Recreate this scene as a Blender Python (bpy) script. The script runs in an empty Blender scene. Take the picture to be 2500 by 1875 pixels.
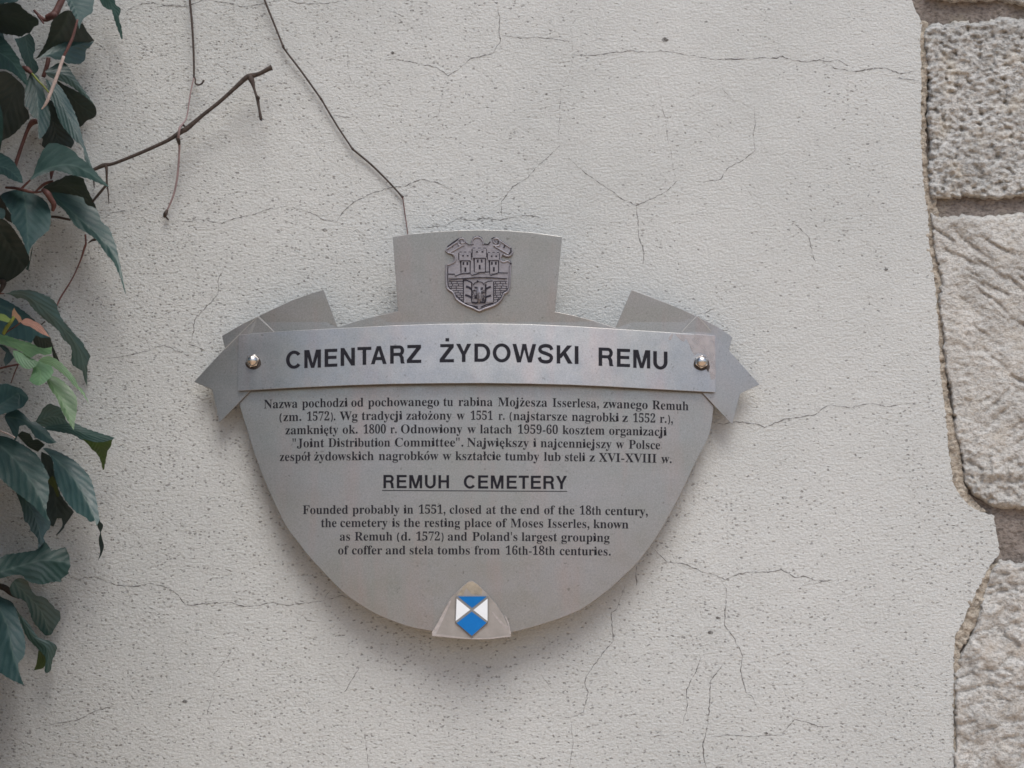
import bpy, bmesh, math, random
import numpy as np
from mathutils import Vector, Matrix, noise
from mathutils.geometry import delaunay_2d_cdt, tessellate_polygon

random.seed(7)
R = math.radians
SC = bpy.context.scene
COL = SC.collection

# ------------------------------------------------------------------ camera
PX = 0.0006            # metres on the wall per pixel of the 2500 x 1875 photograph
DIST = 2.0
PITCH = R(8.0)
HC = 2.0               # height of the view centre above the street
F = DIST / PX
CAM = Vector((0.0, -DIST * math.cos(PITCH), HC - DIST * math.sin(PITCH)))
cam = bpy.data.cameras.new('camera')
cam.sensor_width = 36.0
cam.lens = 36.0 * F / 2500.0
cam.clip_start = 0.05
cam.clip_end = 500.0
camo = bpy.data.objects.new('camera', cam)
COL.objects.link(camo)
camo.location = CAM
camo.rotation_euler = (R(90) + PITCH, 0, 0)
SC.camera = camo

# ------------------------------------------------------------------ light
SUN_EL, SUN_AZ, SUN_ANGLE, SUN_STR, SKY_STR = 57.0, 12.0, 33.0, 1.65, 0.12   # azimuth: to the right of the viewer's back
world = bpy.data.worlds.new('World')
SC.world = world
world.use_nodes = True
wn = world.node_tree
bg = wn.nodes['Background']
sky = wn.nodes.new('ShaderNodeTexSky')
sky.sky_type = 'NISHITA'
sky.sun_disc = False
sky.sun_elevation = R(SUN_EL)
sky.sun_rotation = R(180.0 - SUN_AZ)
sky.air_density = 0.85
sky.dust_density = 2.5
sky.ozone_density = 1.0
wn.links.new(sky.outputs[0], bg.inputs[0])
bg.inputs[1].default_value = SKY_STR
sun = bpy.data.lights.new('sun', 'SUN')
sun.energy = SUN_STR
sun.angle = R(SUN_ANGLE)
sun.color = (1.0, 0.96, 0.92)
suno = bpy.data.objects.new('sun', sun)
COL.objects.link(suno)
sd = Vector((math.sin(R(SUN_AZ)) * math.cos(R(SUN_EL)), -math.cos(R(SUN_AZ)) * math.cos(R(SUN_EL)), math.sin(R(SUN_EL))))
suno.rotation_euler = sd.to_track_quat('Z', 'Y').to_euler()
suno.location = sd * 8 + Vector((0, 0, 2))
vs = SC.view_settings
vs.view_transform = 'Standard'
vs.look = 'None'
vs.exposure = 0.43
vs.gamma = 1.0
vs.use_curve_mapping = False
SC.cycles.filter_width = 1.6

# ------------------------------------------------------------------ geometry helpers
CP, SP = math.cos(PITCH), math.sin(PITCH)


def W(x, y, d):
    """point at photograph position (x, y) lying d metres in front of the wall face (wall face: y = 0)"""
    a, b = (x - 1250.0) / F, (937.5 - y) / F
    dy, dz = CP - b * SP, SP + b * CP
    t = (-d - CAM.y) / dy
    return (CAM.x + t * a, -d, CAM.z + t * dz)


def Wn(xy, d):
    a, b = (xy[:, 0] - 1250.0) / F, (937.5 - xy[:, 1]) / F
    dy, dz = CP - b * SP, SP + b * CP
    t = (-d - CAM.y) / dy
    return np.stack([CAM.x + t * a, -d, CAM.z + t * dz], 1)


def link_mesh(name, verts, faces, mats, parent=None, mat_ids=None, smooth=False, uvs=None):
    me = bpy.data.meshes.new(name)
    me.from_pydata([tuple(v) for v in verts], [], [tuple(f) for f in faces])
    if not isinstance(mats, (list, tuple)):
        mats = [mats]
    for m in mats:
        me.materials.append(m)
    if mat_ids is not None:
        me.polygons.foreach_set('material_index', mat_ids)
    if smooth:
        me.polygons.foreach_set('use_smooth', [True] * len(me.polygons))
    if uvs is not None:
        ul = me.uv_layers.new(name='UVMap')
        for lp in me.loops:
            ul.data[lp.index].uv = uvs[lp.vertex_index]
    me.update()
    o = bpy.data.objects.new(name, me)
    COL.objects.link(o)
    if parent is not None:
        o.parent = parent
        off = Vector(parent.location)
        p = parent.parent
        while p is not None:
            off = off + Vector(p.location)
            p = p.parent
        o.location = -off
    return o


def thing(name, label, cat, loc, group=None):
    o = bpy.data.objects.new(name, None)
    o.empty_display_size = 0.05
    COL.objects.link(o)
    o.location = loc
    o['label'] = label
    o['category'] = cat
    if group:
        o['group'] = group
    return o


class PM:
    """collects flat shapes and tubes; build() links them as ONE mesh object"""
    def __init__(self):
        self.v, self.f, self.m = [], [], []

    def poly(self, pts, df, mi=0):
        """fill a polygon of photograph points on the surface at depth df(x, y)"""
        b = len(self.v)
        self.v += [W(x, y, df(x, y)) for x, y in pts]
        tri = tessellate_polygon([[Vector((x, -y, 0)) for x, y in pts]])
        for t in tri:
            a, c, e = (pts[i] for i in t)
            cr = (c[0] - a[0]) * (e[1] - a[1]) - (c[1] - a[1]) * (e[0] - a[0])
            t = t if cr < 0 else t[::-1]
            self.f.append(tuple(b + i for i in t)); self.m.append(mi)

    def multi(self, loops, df, mi=0):
        b = len(self.v)
        flat = [p for l in loops for p in l]
        self.v += [W(x, y, df(x, y)) for x, y in flat]
        tri = tessellate_polygon([[Vector((x, -y, 0)) for x, y in l] for l in loops])
        for t in tri:
            a, c, e = (flat[i] for i in t)
            cr = (c[0] - a[0]) * (e[1] - a[1]) - (c[1] - a[1]) * (e[0] - a[0])
            t = t if cr < 0 else t[::-1]
            self.f.append(tuple(b + i for i in t)); self.m.append(mi)

    def ribbon(self, pts, ws, df, mi=0):
        """flat band along a line of photograph points, ws = width (or widths) in photograph pixels"""
        n = len(pts)
        if not isinstance(ws, (list, tuple)):
            ws = [ws] * n
        b = len(self.v)
        for i, (x, y) in enumerate(pts):
            p, q = pts[max(i - 1, 0)], pts[min(i + 1, n - 1)]
            tx, ty = q[0] - p[0], q[1] - p[1]
            l = math.hypot(tx, ty) or 1.0
            nx, ny = -ty / l * ws[i] / 2, tx / l * ws[i] / 2
            self.v.append(W(x + nx, y + ny, df(x, y)))
            self.v.append(W(x - nx, y - ny, df(x, y)))
        for i in range(n - 1):
            k = b + 2 * i
            self.f.append((k, k + 2, k + 3, k + 1)); self.m.append(mi)

    def tube(self, pts, rs, sides=10, mi=0, cap=True):
        """round tube through world points, rs = radius or radii in metres"""
        n = len(pts)
        P = [Vector(p) for p in pts]
        if not isinstance(rs, (list, tuple)):
            rs = [rs] * n
        b = len(self.v)
        ref = Vector((0.13, 1, 0.07))
        for i in range(n):
            t = (P[min(i + 1, n - 1)] - P[max(i - 1, 0)])
            t = t.normalized() if t.length > 1e-9 else Vector((0, 0, 1))
            u = t.cross(ref)
            if u.length < 1e-4:
                u = t.cross(Vector((1, 0, 0)))
            u.normalize()
            w = t.cross(u)
            for k in range(sides):
                a = 2 * math.pi * k / sides
                self.v.append(tuple(P[i] + (u * math.cos(a) + w * math.sin(a)) * rs[i]))
        for i in range(n - 1):
            for k in range(sides):
                k2 = (k + 1) % sides
                self.f.append((b + i * sides + k, b + i * sides + k2, b + (i + 1) * sides + k2, b + (i + 1) * sides + k)); self.m.append(mi)
        if cap:
            self.f.append(tuple(b + k for k in range(sides))[::-1]); self.m.append(mi)
            self.f.append(tuple(b + (n - 1) * sides + k for k in range(sides))); self.m.append(mi)

    def build(self, name, mats, parent=None, smooth=False):
        return link_mesh(name, self.v, self.f, mats, parent, self.m, smooth)


def spline(pts, k=4, sharp=None):
    """Catmull-Rom through 2-D or 3-D points"""
    out = []
    n = len(pts)
    for i in range(n - 1):
        p0, p1, p2, p3 = pts[max(i - 1, 0)], pts[i], pts[i + 1], pts[min(i + 2, n - 1)]
        for j in range(k):
            t = j / k
            out.append(tuple(0.5 * (2 * b + (c - a) * t + (2 * a - 5 * b + 4 * c - d) * t * t + (3 * b - a - 3 * c + d) * t ** 3)
                             for a, b, c, d in zip(p0, p1, p2, p3)))
    out.append(tuple(pts[-1]))
    return out


def closed_spline(pts, k=4, corner=70):
    """closed Catmull-Rom that keeps corners sharper than `corner` degrees of turn"""
    n = len(pts)
    cs = []
    for i in range(n):
        a, b, c = pts[i - 1], pts[i], pts[(i + 1) % n]
        v1, v2 = (b[0] - a[0], b[1] - a[1]), (c[0] - b[0], c[1] - b[1])
        an = abs(math.degrees(math.atan2(v1[0] * v2[1] - v1[1] * v2[0], v1[0] * v2[0] + v1[1] * v2[1])))
        cs.append(an > corner)
    out = []
    for i in range(n):
        p1, p2 = pts[i], pts[(i + 1) % n]
        p0 = p1 if cs[i] else pts[i - 1]
        p3 = p2 if cs[(i + 1) % n] else pts[(i + 2) % n]
        for j in range(k):
            t = j / k
            out.append(tuple(0.5 * (2 * b + (c - a) * t + (2 * a - 5 * b + 4 * c - d) * t * t + (3 * b - a - 3 * c + d) * t ** 3)
                             for a, b, c, d in zip(p0, p1, p2, p3)))
    return out


def inside(xy, poly):
    p = np.asarray(poly, float)
    x, y = xy[:, 0], xy[:, 1]
    r = np.zeros(len(xy), bool)
    j = len(p) - 1
    for i in range(len(p)):
        c = ((p[i, 1] > y) != (p[j, 1] > y))
        with np.errstate(divide='ignore', invalid='ignore'):
            xi = (p[j, 0] - p[i, 0]) * (y - p[i, 1]) / (p[j, 1] - p[i, 1] + 1e-12) + p[i, 0]
        r ^= c & (x < xi)
        j = i
    return r


def seg_dist(xy, pts, closed=True):
    """distance, side and position along a polyline for many points"""
    p = np.asarray(pts, float)
    n = len(p)
    best = np.full(len(xy), 1e9); side = np.zeros(len(xy)); along = np.zeros(len(xy))
    acc = 0.0
    for i in range(n if closed else n - 1):
        a, b = p[i], p[(i + 1) % n]
        d = b - a
        L = math.hypot(*d) or 1e-9
        t = np.clip(((xy - a) @ d) / (L * L), 0, 1)
        q = a + t[:, None] * d
        ds = np.hypot(xy[:, 0] - q[:, 0], xy[:, 1] - q[:, 1])
        cr = d[0] * (xy[:, 1] - a[1]) - d[1] * (xy[:, 0] - a[0])
        m = ds < best
        best[m] = ds[m]; side[m] = np.sign(cr[m]); along[m] = acc + t[m] * L
        acc += L
    return best, side, along


def fill_grid(outline, step, jitter=0.0, clear=0.5):
    """triangulate a photograph-space polygon with inner grid points"""
    p = np.asarray(outline, float)
    x0, y0 = p.min(0); x1, y1 = p.max(0)
    gx, gy = np.meshgrid(np.arange(x0 + step / 2, x1, step), np.arange(y0 + step / 2, y1, step))
    g = np.stack([gx.ravel(), gy.ravel()], 1)
    if jitter:
        g += np.random.RandomState(3).uniform(-jitter, jitter, g.shape) * step
    g = g[inside(g, p)]
    if len(g):
        g = g[seg_dist(g, p)[0] > step * clear]
    allp = [Vector((float(a), float(-b))) for a, b in np.vstack([p, g])]
    v, e, f, _, _, _ = delaunay_2d_cdt(allp, [], [list(range(len(p)))], 1, 1e-4)
    xy = np.array([[q.x, -q.y] for q in v])
    faces = []
    for t in f:
        a, b, c = xy[t[0]], xy[t[1]], xy[t[2]]
        cr = (b[0] - a[0]) * (c[1] - a[1]) - (b[1] - a[1]) * (c[0] - a[0])
        faces.append(tuple(t) if cr < 0 else tuple(t)[::-1])
    return xy, faces


def plate(name, outline, df, thick, mat, parent=None, step=40.0, bevel=0.0004, smooth=False):
    """sheet of real thickness cut to an outline, following the depth df(x, y) (front face)"""
    xy, faces = fill_grid(outline, step)
    n = len(xy)
    d = np.array([df(x, y) for x, y in xy])
    fr = Wn(xy, d)
    bk = fr + np.array([0, thick, 0])
    cnt = {}
    for t in faces:
        for i in range(len(t)):
            e = (t[i], t[(i + 1) % len(t)])
            cnt[e] = 1
    fs = list(faces) + [tuple(n + i for i in t[::-1]) for t in faces]
    for (a, b) in list(cnt):
        if (b, a) not in cnt:
            fs.append((b, a, n + a, n + b))
    o = link_mesh(name, np.vstack([fr, bk]), fs, mat, parent, smooth=smooth)
    if bevel:
        m = o.modifiers.new('edge', 'BEVEL'); m.width = bevel; m.segments = 2; m.limit_method = 'ANGLE'; m.angle_limit = R(50)
    return o


# ------------------------------------------------------------------ materials
def mat(name):
    m = bpy.data.materials.new(name)
    m.use_nodes = True
    nt = m.node_tree
    b = nt.nodes['Principled BSDF']
    return m, nt, b


def N(nt, t, **kw):
    n = nt.nodes.new(t)
    for k, v in kw.items():
        if k in ('operation', 'blend_type', 'data_type', 'feature', 'noise_dimensions', 'wave_type', 'interpolation_type', 'bands_direction', 'distance', 'musgrave_type'):
            setattr(n, k, v)
        else:
            n.inputs[k.replace('_', ' ')].default_value = v
    return n


def obj_co(nt, scale=(1, 1, 1), out='Object'):
    tc = nt.nodes.new('ShaderNodeTexCoord')
    mp = nt.nodes.new('ShaderNodeMapping')
    mp.inputs['Scale'].default_value = scale
    nt.links.new(tc.outputs[out], mp.inputs[0])
    return mp.outputs[0]


def tnoise(nt, co, scale, detail=3.0, rough=0.55, dist=0.0):
    n = nt.nodes.new('ShaderNodeTexNoise')
    n.inputs['Scale'].default_value = scale
    n.inputs['Detail'].default_value = detail
    n.inputs['Roughness'].default_value = rough
    n.inputs['Distortion'].default_value = dist
    nt.links.new(co, n.inputs['Vector'])
    return n.outputs['Fac']


def ramp(nt, fac, stops):
    r = nt.nodes.new('ShaderNodeValToRGB')
    cr = r.color_ramp
    while len(cr.elements) < len(stops):
        cr.elements.new(0.5)
    for e, (p, c) in zip(cr.elements, stops):
        e.position = p
        e.color = c if len(c) == 4 else (*c, 1)
    nt.links.new(fac, r.inputs[0])
    return r.outputs[0]


def g(v):
    return (v, v, v, 1)


def mix(nt, fac, a, b, bt='MIX'):
    m = nt.nodes.new('ShaderNodeMix')
    m.data_type = 'RGBA'
    m.blend_type = bt
    for sock, v in ((m.inputs[0], fac), (m.inputs[6], a), (m.inputs[7], b)):
        if isinstance(v, bpy.types.NodeSocket):
            nt.links.new(v, sock)
        elif isinstance(v, (int, float)):
            sock.default_value = v
        else:
            sock.default_value = v if len(v) == 4 else (*v, 1)
    return m.outputs[2]


def math_(nt, op, a, b=0.0, clamp=False):
    m = nt.nodes.new('ShaderNodeMath')
    m.operation = op
    m.use_clamp = clamp
    for i, v in enumerate((a, b)):
        if isinstance(v, bpy.types.NodeSocket):
            nt.links.new(v, m.inputs[i])
        else:
            m.inputs[i].default_value = v
    return m.outputs[0]


def bump(nt, bsdf, h, strength, dist, prev=None):
    b = nt.nodes.new('ShaderNodeBump')
    b.inputs['Strength'].default_value = strength
    b.inputs['Distance'].default_value = dist
    nt.links.new(h, b.inputs['Height'])
    if prev is not None:
        nt.links.new(prev, b.inputs['Normal'])
    if bsdf is not None:
        nt.links.new(b.outputs[0], bsdf.inputs['Normal'])
    return b.outputs[0]


def plaster_material():
    m, nt, b = mat('painted_plaster')
    co = obj_co(nt)
    cow = obj_co(nt, (0.74, 1, 1.15))
    patch = tnoise(nt, co, 3.2, 4, 0.6)
    base = ramp(nt, patch, [(0.32, (0.512, 0.537, 0.528)), (0.68, (0.580, 0.604, 0.594))])
    fine = tnoise(nt, cow, 420, 4, 0.65)
    base = mix(nt, ramp(nt, fine, [(0.35, g(0)), (0.65, g(1))]), mix(nt, 1.0, base, (0.80, 0.80, 0.80), 'MULTIPLY'), base)
    # little round pits that hold soot, in drifts of uneven density, thicker towards the left and lower down
    sx = nt.nodes.new('ShaderNodeSeparateXYZ')
    nt.links.new(co, sx.inputs[0])
    drift = tnoise(nt, co, 7.0, 4, 0.6)
    left_low = math_(nt, 'MAXIMUM', math_(nt, 'MULTIPLY', sx.outputs[0], -0.75), math_(nt, 'MULTIPLY', math_(nt, 'SUBTRACT', 1.98, sx.outputs[2]), 0.65))
    left_low = math_(nt, 'MINIMUM', math_(nt, 'MAXIMUM', left_low, -0.12), 0.42)
    share = math_(nt, 'ADD', math_(nt, 'ADD', math_(nt, 'MULTIPLY', math_(nt, 'SUBTRACT', drift, 0.5), 1.9), 0.24), left_low)
    warp = nt.nodes.new('ShaderNodeMix'); warp.data_type = 'VECTOR'
    wn_ = nt.nodes.new('ShaderNodeTexNoise'); wn_.inputs['Scale'].default_value = 160; nt.links.new(co, wn_.inputs['Vector'])
    warp.inputs[0].default_value = 0.006
    nt.links.new(cow, warp.inputs[4]); nt.links.new(wn_.outputs['Color'], warp.inputs[5])

    def dots(scale, rmin, rmax, keep):
        v = nt.nodes.new('ShaderNodeTexVoronoi')
        v.inputs['Scale'].default_value = scale
        nt.links.new(warp.outputs[1], v.inputs['Vector'])
        sc_ = nt.nodes.new('ShaderNodeSeparateColor')
        nt.links.new(v.outputs['Color'], sc_.inputs[0])
        rad = math_(nt, 'ADD', math_(nt, 'MULTIPLY', sc_.outputs[1], rmax - rmin), rmin)
        inn = math_(nt, 'MULTIPLY', math_(nt, 'SUBTRACT', rad, v.outputs['Distance']), 9.0, True)
        on = math_(nt, 'LESS_THAN', sc_.outputs[0], keep)
        return math_(nt, 'MULTIPLY', math_(nt, 'MULTIPLY', inn, on), math_(nt, 'ADD', math_(nt, 'MULTIPLY', sc_.outputs[2], 0.65), 0.35))

    dark = math_(nt, 'MAXIMUM', dots(200, 0.20, 0.42, share), math_(nt, 'MAXIMUM', dots(118, 0.12, 0.31, math_(nt, 'MULTIPLY', share, 0.34)), dots(60, 0.05, 0.12, math_(nt, 'MULTIPLY', share, 0.15))))
    col = mix(nt, math_(nt, 'MULTIPLY', dark, 0.68), base, (0.13, 0.125, 0.12))
    nt.links.new(col, b.inputs['Base Color'])
    b.inputs['Roughness'].default_value = 0.92
    b.inputs['Specular IOR Level'].default_value = 0.2
    grain = tnoise(nt, cow, 240, 5, 0.66)
    lump = tnoise(nt, co, 38, 3, 0.5)
    n1 = bump(nt, None, lump, 0.5, 0.004)
    n2 = bump(nt, None, grain, 1.0, 0.0029, n1)
    inv = math_(nt, 'SUBTRACT', 1.0, dark)
    bump(nt, b, inv, 0.7, 0.0012, n2)
    return m


def crack_material():
    m, nt, b = mat('hairline_crack')
    co = obj_co(nt)
    b.inputs['Base Color'].default_value = (0.10, 0.095, 0.09, 1)
    b.inputs['Roughness'].default_value = 1.0
    nz = tnoise(nt, co, 120, 3, 0.6)
    al = ramp(nt, nz, [(0.38, g(0.15)), (0.60, g(0.85))])
    nt.links.new(al, b.inputs['Alpha'])
    return m


def faint_crack_material():
    m, nt, b = mat('faint_crack')
    co = obj_co(nt)
    b.inputs['Base Color'].default_value = (0.16, 0.152, 0.145, 1)
    b.inputs['Roughness'].default_value = 1.0
    nz = tnoise(nt, co, 110, 3, 0.6)
    al = ramp(nt, nz, [(0.42, g(0.0)), (0.66, g(0.6))])
    nt.links.new(al, b.inputs['Alpha'])
    return m


def metal_material():
    m, nt, b = mat('matt_stainless_sheet')
    co = obj_co(nt)
    cov = obj_co(nt, (1, 1, 0.16))
    patch = tnoise(nt, co, 5.0, 4, 0.55)
    c = ramp(nt, patch, [(0.32, (0.292, 0.297, 0.276)), (0.68, (0.325, 0.326, 0.332))])
    run = tnoise(nt, cov, 24, 4, 0.55)
    c = mix(nt, math_(nt, 'MULTIPLY', ramp(nt, run, [(0.52, g(0)), (0.72, g(1))]), 0.55), c, (0.37, 0.305, 0.29))
    c = mix(nt, 0.16, c, ramp(nt, tnoise(nt, co, 520, 4, 0.7), [(0.3, g(0.0)), (0.7, g(0.6))]))
    speck = tnoise(nt, co, 170, 2, 0.5)
    c = mix(nt, math_(nt, 'MULTIPLY', ramp(nt, speck, [(0.69, g(0)), (0.75, g(1))]), 0.6), c, (0.15, 0.145, 0.14))
    nt.links.new(c, b.inputs['Base Color'])
    b.inputs['Metallic'].default_value = 0.85
    ro = tnoise(nt, co, 40, 4, 0.6)
    nt.links.new(ramp(nt, ro, [(0.3, g(0.30)), (0.7, g(0.42))]), b.inputs['Roughness'])
    gr = tnoise(nt, obj_co(nt, (0.3, 1, 1)), 900, 2, 0.6)
    n1 = bump(nt, None, tnoise(nt, co, 7, 2, 0.5), 0.35, 0.006)
    bump(nt, b, gr, 0.12, 0.0003, n1)
    return m


def simple(name, col, rough=0.6, metallic=0.0, spec=0.5, var=0.0, scale=60, bumpd=0.0, alpha=1.0):
    m, nt, b = mat(name)
    co = obj_co(nt)
    nz = tnoise(nt, co, scale, 4, 0.6)
    lo = tuple(c * (1 - var) for c in col); hi = tuple(min(1, c * (1 + var)) for c in col)
    nt.links.new(ramp(nt, nz, [(0.3, lo), (0.7, hi)]), b.inputs['Base Color'])
    b.inputs['Roughness'].default_value = rough
    b.inputs['Metallic'].default_value = metallic
    b.inputs['Specular IOR Level'].default_value = spec
    b.inputs['Alpha'].default_value = alpha
    if bumpd:
        bump(nt, b, tnoise(nt, co, scale * 2.5, 4, 0.6), 0.6, bumpd)
    return m


def leaf_material(name, top, vein, rough, trans, under, spec=0.8):
    m, nt, b = mat(name)
    uv = nt.nodes.new('ShaderNodeTexCoord').outputs['UV']
    sx = nt.nodes.new('ShaderNodeSeparateXYZ')
    nt.links.new(uv, sx.inputs[0])
    u = math_(nt, 'ABSOLUTE', sx.outputs[0])
    v = sx.outputs[1]
    co = obj_co(nt)
    wob = math_(nt, 'MULTIPLY', math_(nt, 'SUBTRACT', tnoise(nt, co, 60, 2), 0.5), 0.10)
    ph = math_(nt, 'ADD', math_(nt, 'SUBTRACT', v, math_(nt, 'MULTIPLY', u, 0.95)), wob)
    s = math_(nt, 'SINE', math_(nt, 'MULTIPLY', ph, 2 * math.pi / 0.15))
    side_vein = ramp(nt, math_(nt, 'ADD', math_(nt, 'MULTIPLY', s, 0.5), 0.5), [(0.93, g(0)), (1.0, g(1))])
    mid_vein = ramp(nt, u, [(0.0, g(1)), (0.028, g(0))])
    veins = math_(nt, 'MAXIMUM', math_(nt, 'MULTIPLY', side_vein, 0.42), mid_vein)
    blot = tnoise(nt, co, 45, 4, 0.6)
    oi = nt.nodes.new('ShaderNodeObjectInfo')
    c1 = ramp(nt, blot, [(0.3, tuple(x * 0.82 for x in top)), (0.7, tuple(x * 1.15 for x in top))])
    hs = nt.nodes.new('ShaderNodeHueSaturation')
    nt.links.new(c1, hs.inputs['Color'])
    nt.links.new(math_(nt, 'ADD', math_(nt, 'MULTIPLY', oi.outputs['Random'], 0.05), 0.475), hs.inputs['Hue'])
    nt.links.new(math_(nt, 'ADD', math_(nt, 'MULTIPLY', oi.outputs['Random'], 0.35), 0.82), hs.inputs['Value'])
    c = mix(nt, math_(nt, 'MULTIPLY', veins, 0.55), hs.outputs[0], vein)
    geo = nt.nodes.new('ShaderNodeNewGeometry')
    c = mix(nt, geo.outputs['Backfacing'], c, under)
    nt.links.new(c, b.inputs['Base Color'])
    b.inputs['Specular IOR Level'].default_value = spec
    nt.links.new(ramp(nt, blot, [(0.3, g(rough - 0.05)), (0.7, g(rough + 0.08))]), b.inputs['Roughness'])
    n1 = bump(nt, None, math_(nt, 'MULTIPLY', s, 0.5), 0.30, 0.0009)
    bump(nt, b, tnoise(nt, co, 420, 3), 0.15, 0.0006, n1)
    tr = nt.nodes.new('ShaderNodeBsdfTranslucent')
    nt.links.new(mix(nt, 1.0, c, (1.5, 1.9, 0.55), 'MULTIPLY'), tr.inputs[0])
    ms = nt.nodes.new('ShaderNodeMixShader')
    ms.inputs[0].default_value = trans
    nt.links.new(b.outputs[0], ms.inputs[1])
    nt.links.new(tr.outputs[0], ms.inputs[2])
    nt.links.new(ms.outputs[0], nt.nodes['Material Output'].inputs[0])
    return m


def stone_material(name, lo, hi, moss, gscale=210, dirt=0.75, b1=0.9, b2=0.7):
    m, nt, b = mat(name)
    co = obj_co(nt)
    a = tnoise(nt, co, 14, 6, 0.65)
    c = ramp(nt, a, [(0.30, lo), (0.70, hi)])
    gr = tnoise(nt, obj_co(nt, (0.7, 1, 1.2)), gscale, 4, 0.65)
    c = mix(nt, math_(nt, 'MULTIPLY', ramp(nt, gr, [(0.36, g(1)), (0.55, g(0))]), dirt), c, tuple(x * 0.38 for x in lo))
    yl = tnoise(nt, co, 22, 5, 0.6)
    c = mix(nt, math_(nt, 'MULTIPLY', ramp(nt, yl, [(0.54, g(0)), (0.70, g(1))]), 0.5), c, moss)
    soot = tnoise(nt, co, 17, 5, 0.68, 0.4)
    c = mix(nt, math_(nt, 'MULTIPLY', ramp(nt, soot, [(0.60, g(0)), (0.72, g(1))]), 0.5), c, tuple(x * 0.3 for x in lo))
    nt.links.new(c, b.inputs['Base Color'])
    b.inputs['Roughness'].default_value = 0.95
    b.inputs['Specular IOR Level'].default_value = 0.15
    n1 = bump(nt, None, tnoise(nt, co, 90, 5, 0.65), b1, 0.008)
    bump(nt, b, gr, b2, 0.0025, n1)
    return m


M = {}
M['plaster'] = plaster_material()
M['crack'] = crack_material()
M['faint'] = faint_crack_material()
M['metal'] = metal_material()
M['scribe'] = simple('bright_fold_line', (0.46, 0.45, 0.42), 0.4, 0.6, var=0.1)
M['ink'] = simple('black_lettering', (0.009, 0.009, 0.014), 0.7, spec=0.2, var=0.35, scale=200)
M['print'] = simple('grey_black_lettering', (0.016, 0.016, 0.021), 0.75, spec=0.2, var=0.5, scale=160)
M['relief'] = simple('cast_grey_metal', (0.255, 0.25, 0.272), 0.5, 0.6, var=0.15, scale=120, bumpd=0.0006)
M['patina'] = simple('dark_patina_in_grooves', (0.022, 0.021, 0.030), 0.8, spec=0.2, var=0.35, scale=150)
M['steel'] = simple('polished_steel', (0.62, 0.59, 0.55), 0.22, 1.0, var=0.12, scale=250)
M['bolt_dark'] = simple('dark_under_bolt', (0.05, 0.042, 0.038), 0.9, var=0.3, scale=300)  # dark brown ring, set slightly low around each bolt
M['residue'] = simple('pale_adhesive_residue', (0.42, 0.39, 0.385), 0.8, var=0.25, scale=90, alpha=0.45)
M['film'] = simple('aged_clear_plastic', (0.285, 0.268, 0.248), 0.55, var=0.12, scale=70, alpha=0.88)
M['film_edge'] = simple('whitened_plastic_edge', (0.44, 0.41, 0.395), 0.55, var=0.18, scale=150, alpha=0.7)
M['glue'] = simple('yellowed_glue', (0.42, 0.37, 0.28), 0.6, var=0.3, scale=120, alpha=0.6)
M['blue'] = simple('blue_enamel', (0.002, 0.135, 0.42), 0.5, spec=0.2, var=0.06, scale=80)
M['white'] = simple('white_enamel', (0.70, 0.745, 0.77), 0.5, var=0.03, scale=80)
M['badge_edge'] = simple('grey_badge_edge', (0.20, 0.20, 0.195), 0.5, 0.4, var=0.1)
M['leaf'] = leaf_material('creeper_leaf', (0.027, 0.066, 0.063), (0.074, 0.128, 0.112), 0.42, 0.08, (0.070, 0.100, 0.088), 0.55)
M['shaded'] = leaf_material('shaded_dark_leaf', (0.027, 0.045, 0.048), (0.048, 0.070, 0.070), 0.42, 0.07, (0.034, 0.050, 0.050), 0.5)  # darker copy of the leaf colour, shade painted into it
M['young'] = leaf_material('young_leaf', (0.118, 0.215, 0.112), (0.20, 0.32, 0.18), 0.42, 0.20, (0.15, 0.24, 0.13))
M['olive'] = leaf_material('olive_leaf', (0.035, 0.060, 0.012), (0.055, 0.085, 0.02), 0.5, 0.25, (0.04, 0.065, 0.014))
M['lime'] = leaf_material('shoot_leaf', (0.24, 0.36, 0.10), (0.32, 0.42, 0.16), 0.45, 0.25, (0.24, 0.36, 0.11))
M['pink'] = leaf_material('pink_bud_leaf', (0.42, 0.235, 0.165), (0.56, 0.37, 0.28), 0.45, 0.2, (0.42, 0.24, 0.17))
M['bark'] = simple('dark_brown_bark', (0.052, 0.040, 0.034), 0.85, var=0.4, scale=180, bumpd=0.0012)
M['tendril'] = simple('dry_pinkish_tendril', (0.25, 0.185, 0.185), 0.8, var=0.25, scale=90, bumpd=0.0006)
M['pale_twig'] = simple('bleached_twig', (0.50, 0.41, 0.37), 0.75, var=0.2, scale=120, bumpd=0.0006)
M['red_stem'] = simple('reddish_stem', (0.115, 0.050, 0.043), 0.6, var=0.3, scale=110, bumpd=0.0005)
M['green_stem'] = simple('green_stem', (0.20, 0.24, 0.045), 0.5, var=0.3, scale=110)
M['bounce_paving'] = simple('warm_bounce_paving', (0.58, 0.40, 0.25), 0.9, var=0.15, scale=6)  # warm tone chosen for the light it throws upwards
M['stone'] = stone_material('pitted_limestone', (0.372, 0.378, 0.364), (0.60, 0.605, 0.582), (0.53, 0.49, 0.40))
M['tooled'] = stone_material('tooled_limestone', (0.43, 0.428, 0.405), (0.62, 0.618, 0.585), (0.50, 0.46, 0.385), 310, 0.55, 0.8, 1.0)
M['lumpy'] = stone_material('lumpy_limestone', (0.415, 0.414, 0.394), (0.62, 0.618, 0.587), (0.50, 0.45, 0.38), 260, 0.58, 0.9, 0.9)
M['mortar'] = stone_material('brown_mortar', (0.20, 0.175, 0.155), (0.29, 0.26, 0.235), (0.27, 0.245, 0.19))
M['rim_mortar'] = stone_material('sandy_mortar', (0.36, 0.325, 0.27), (0.52, 0.475, 0.40), (0.23, 0.23, 0.16))

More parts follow.
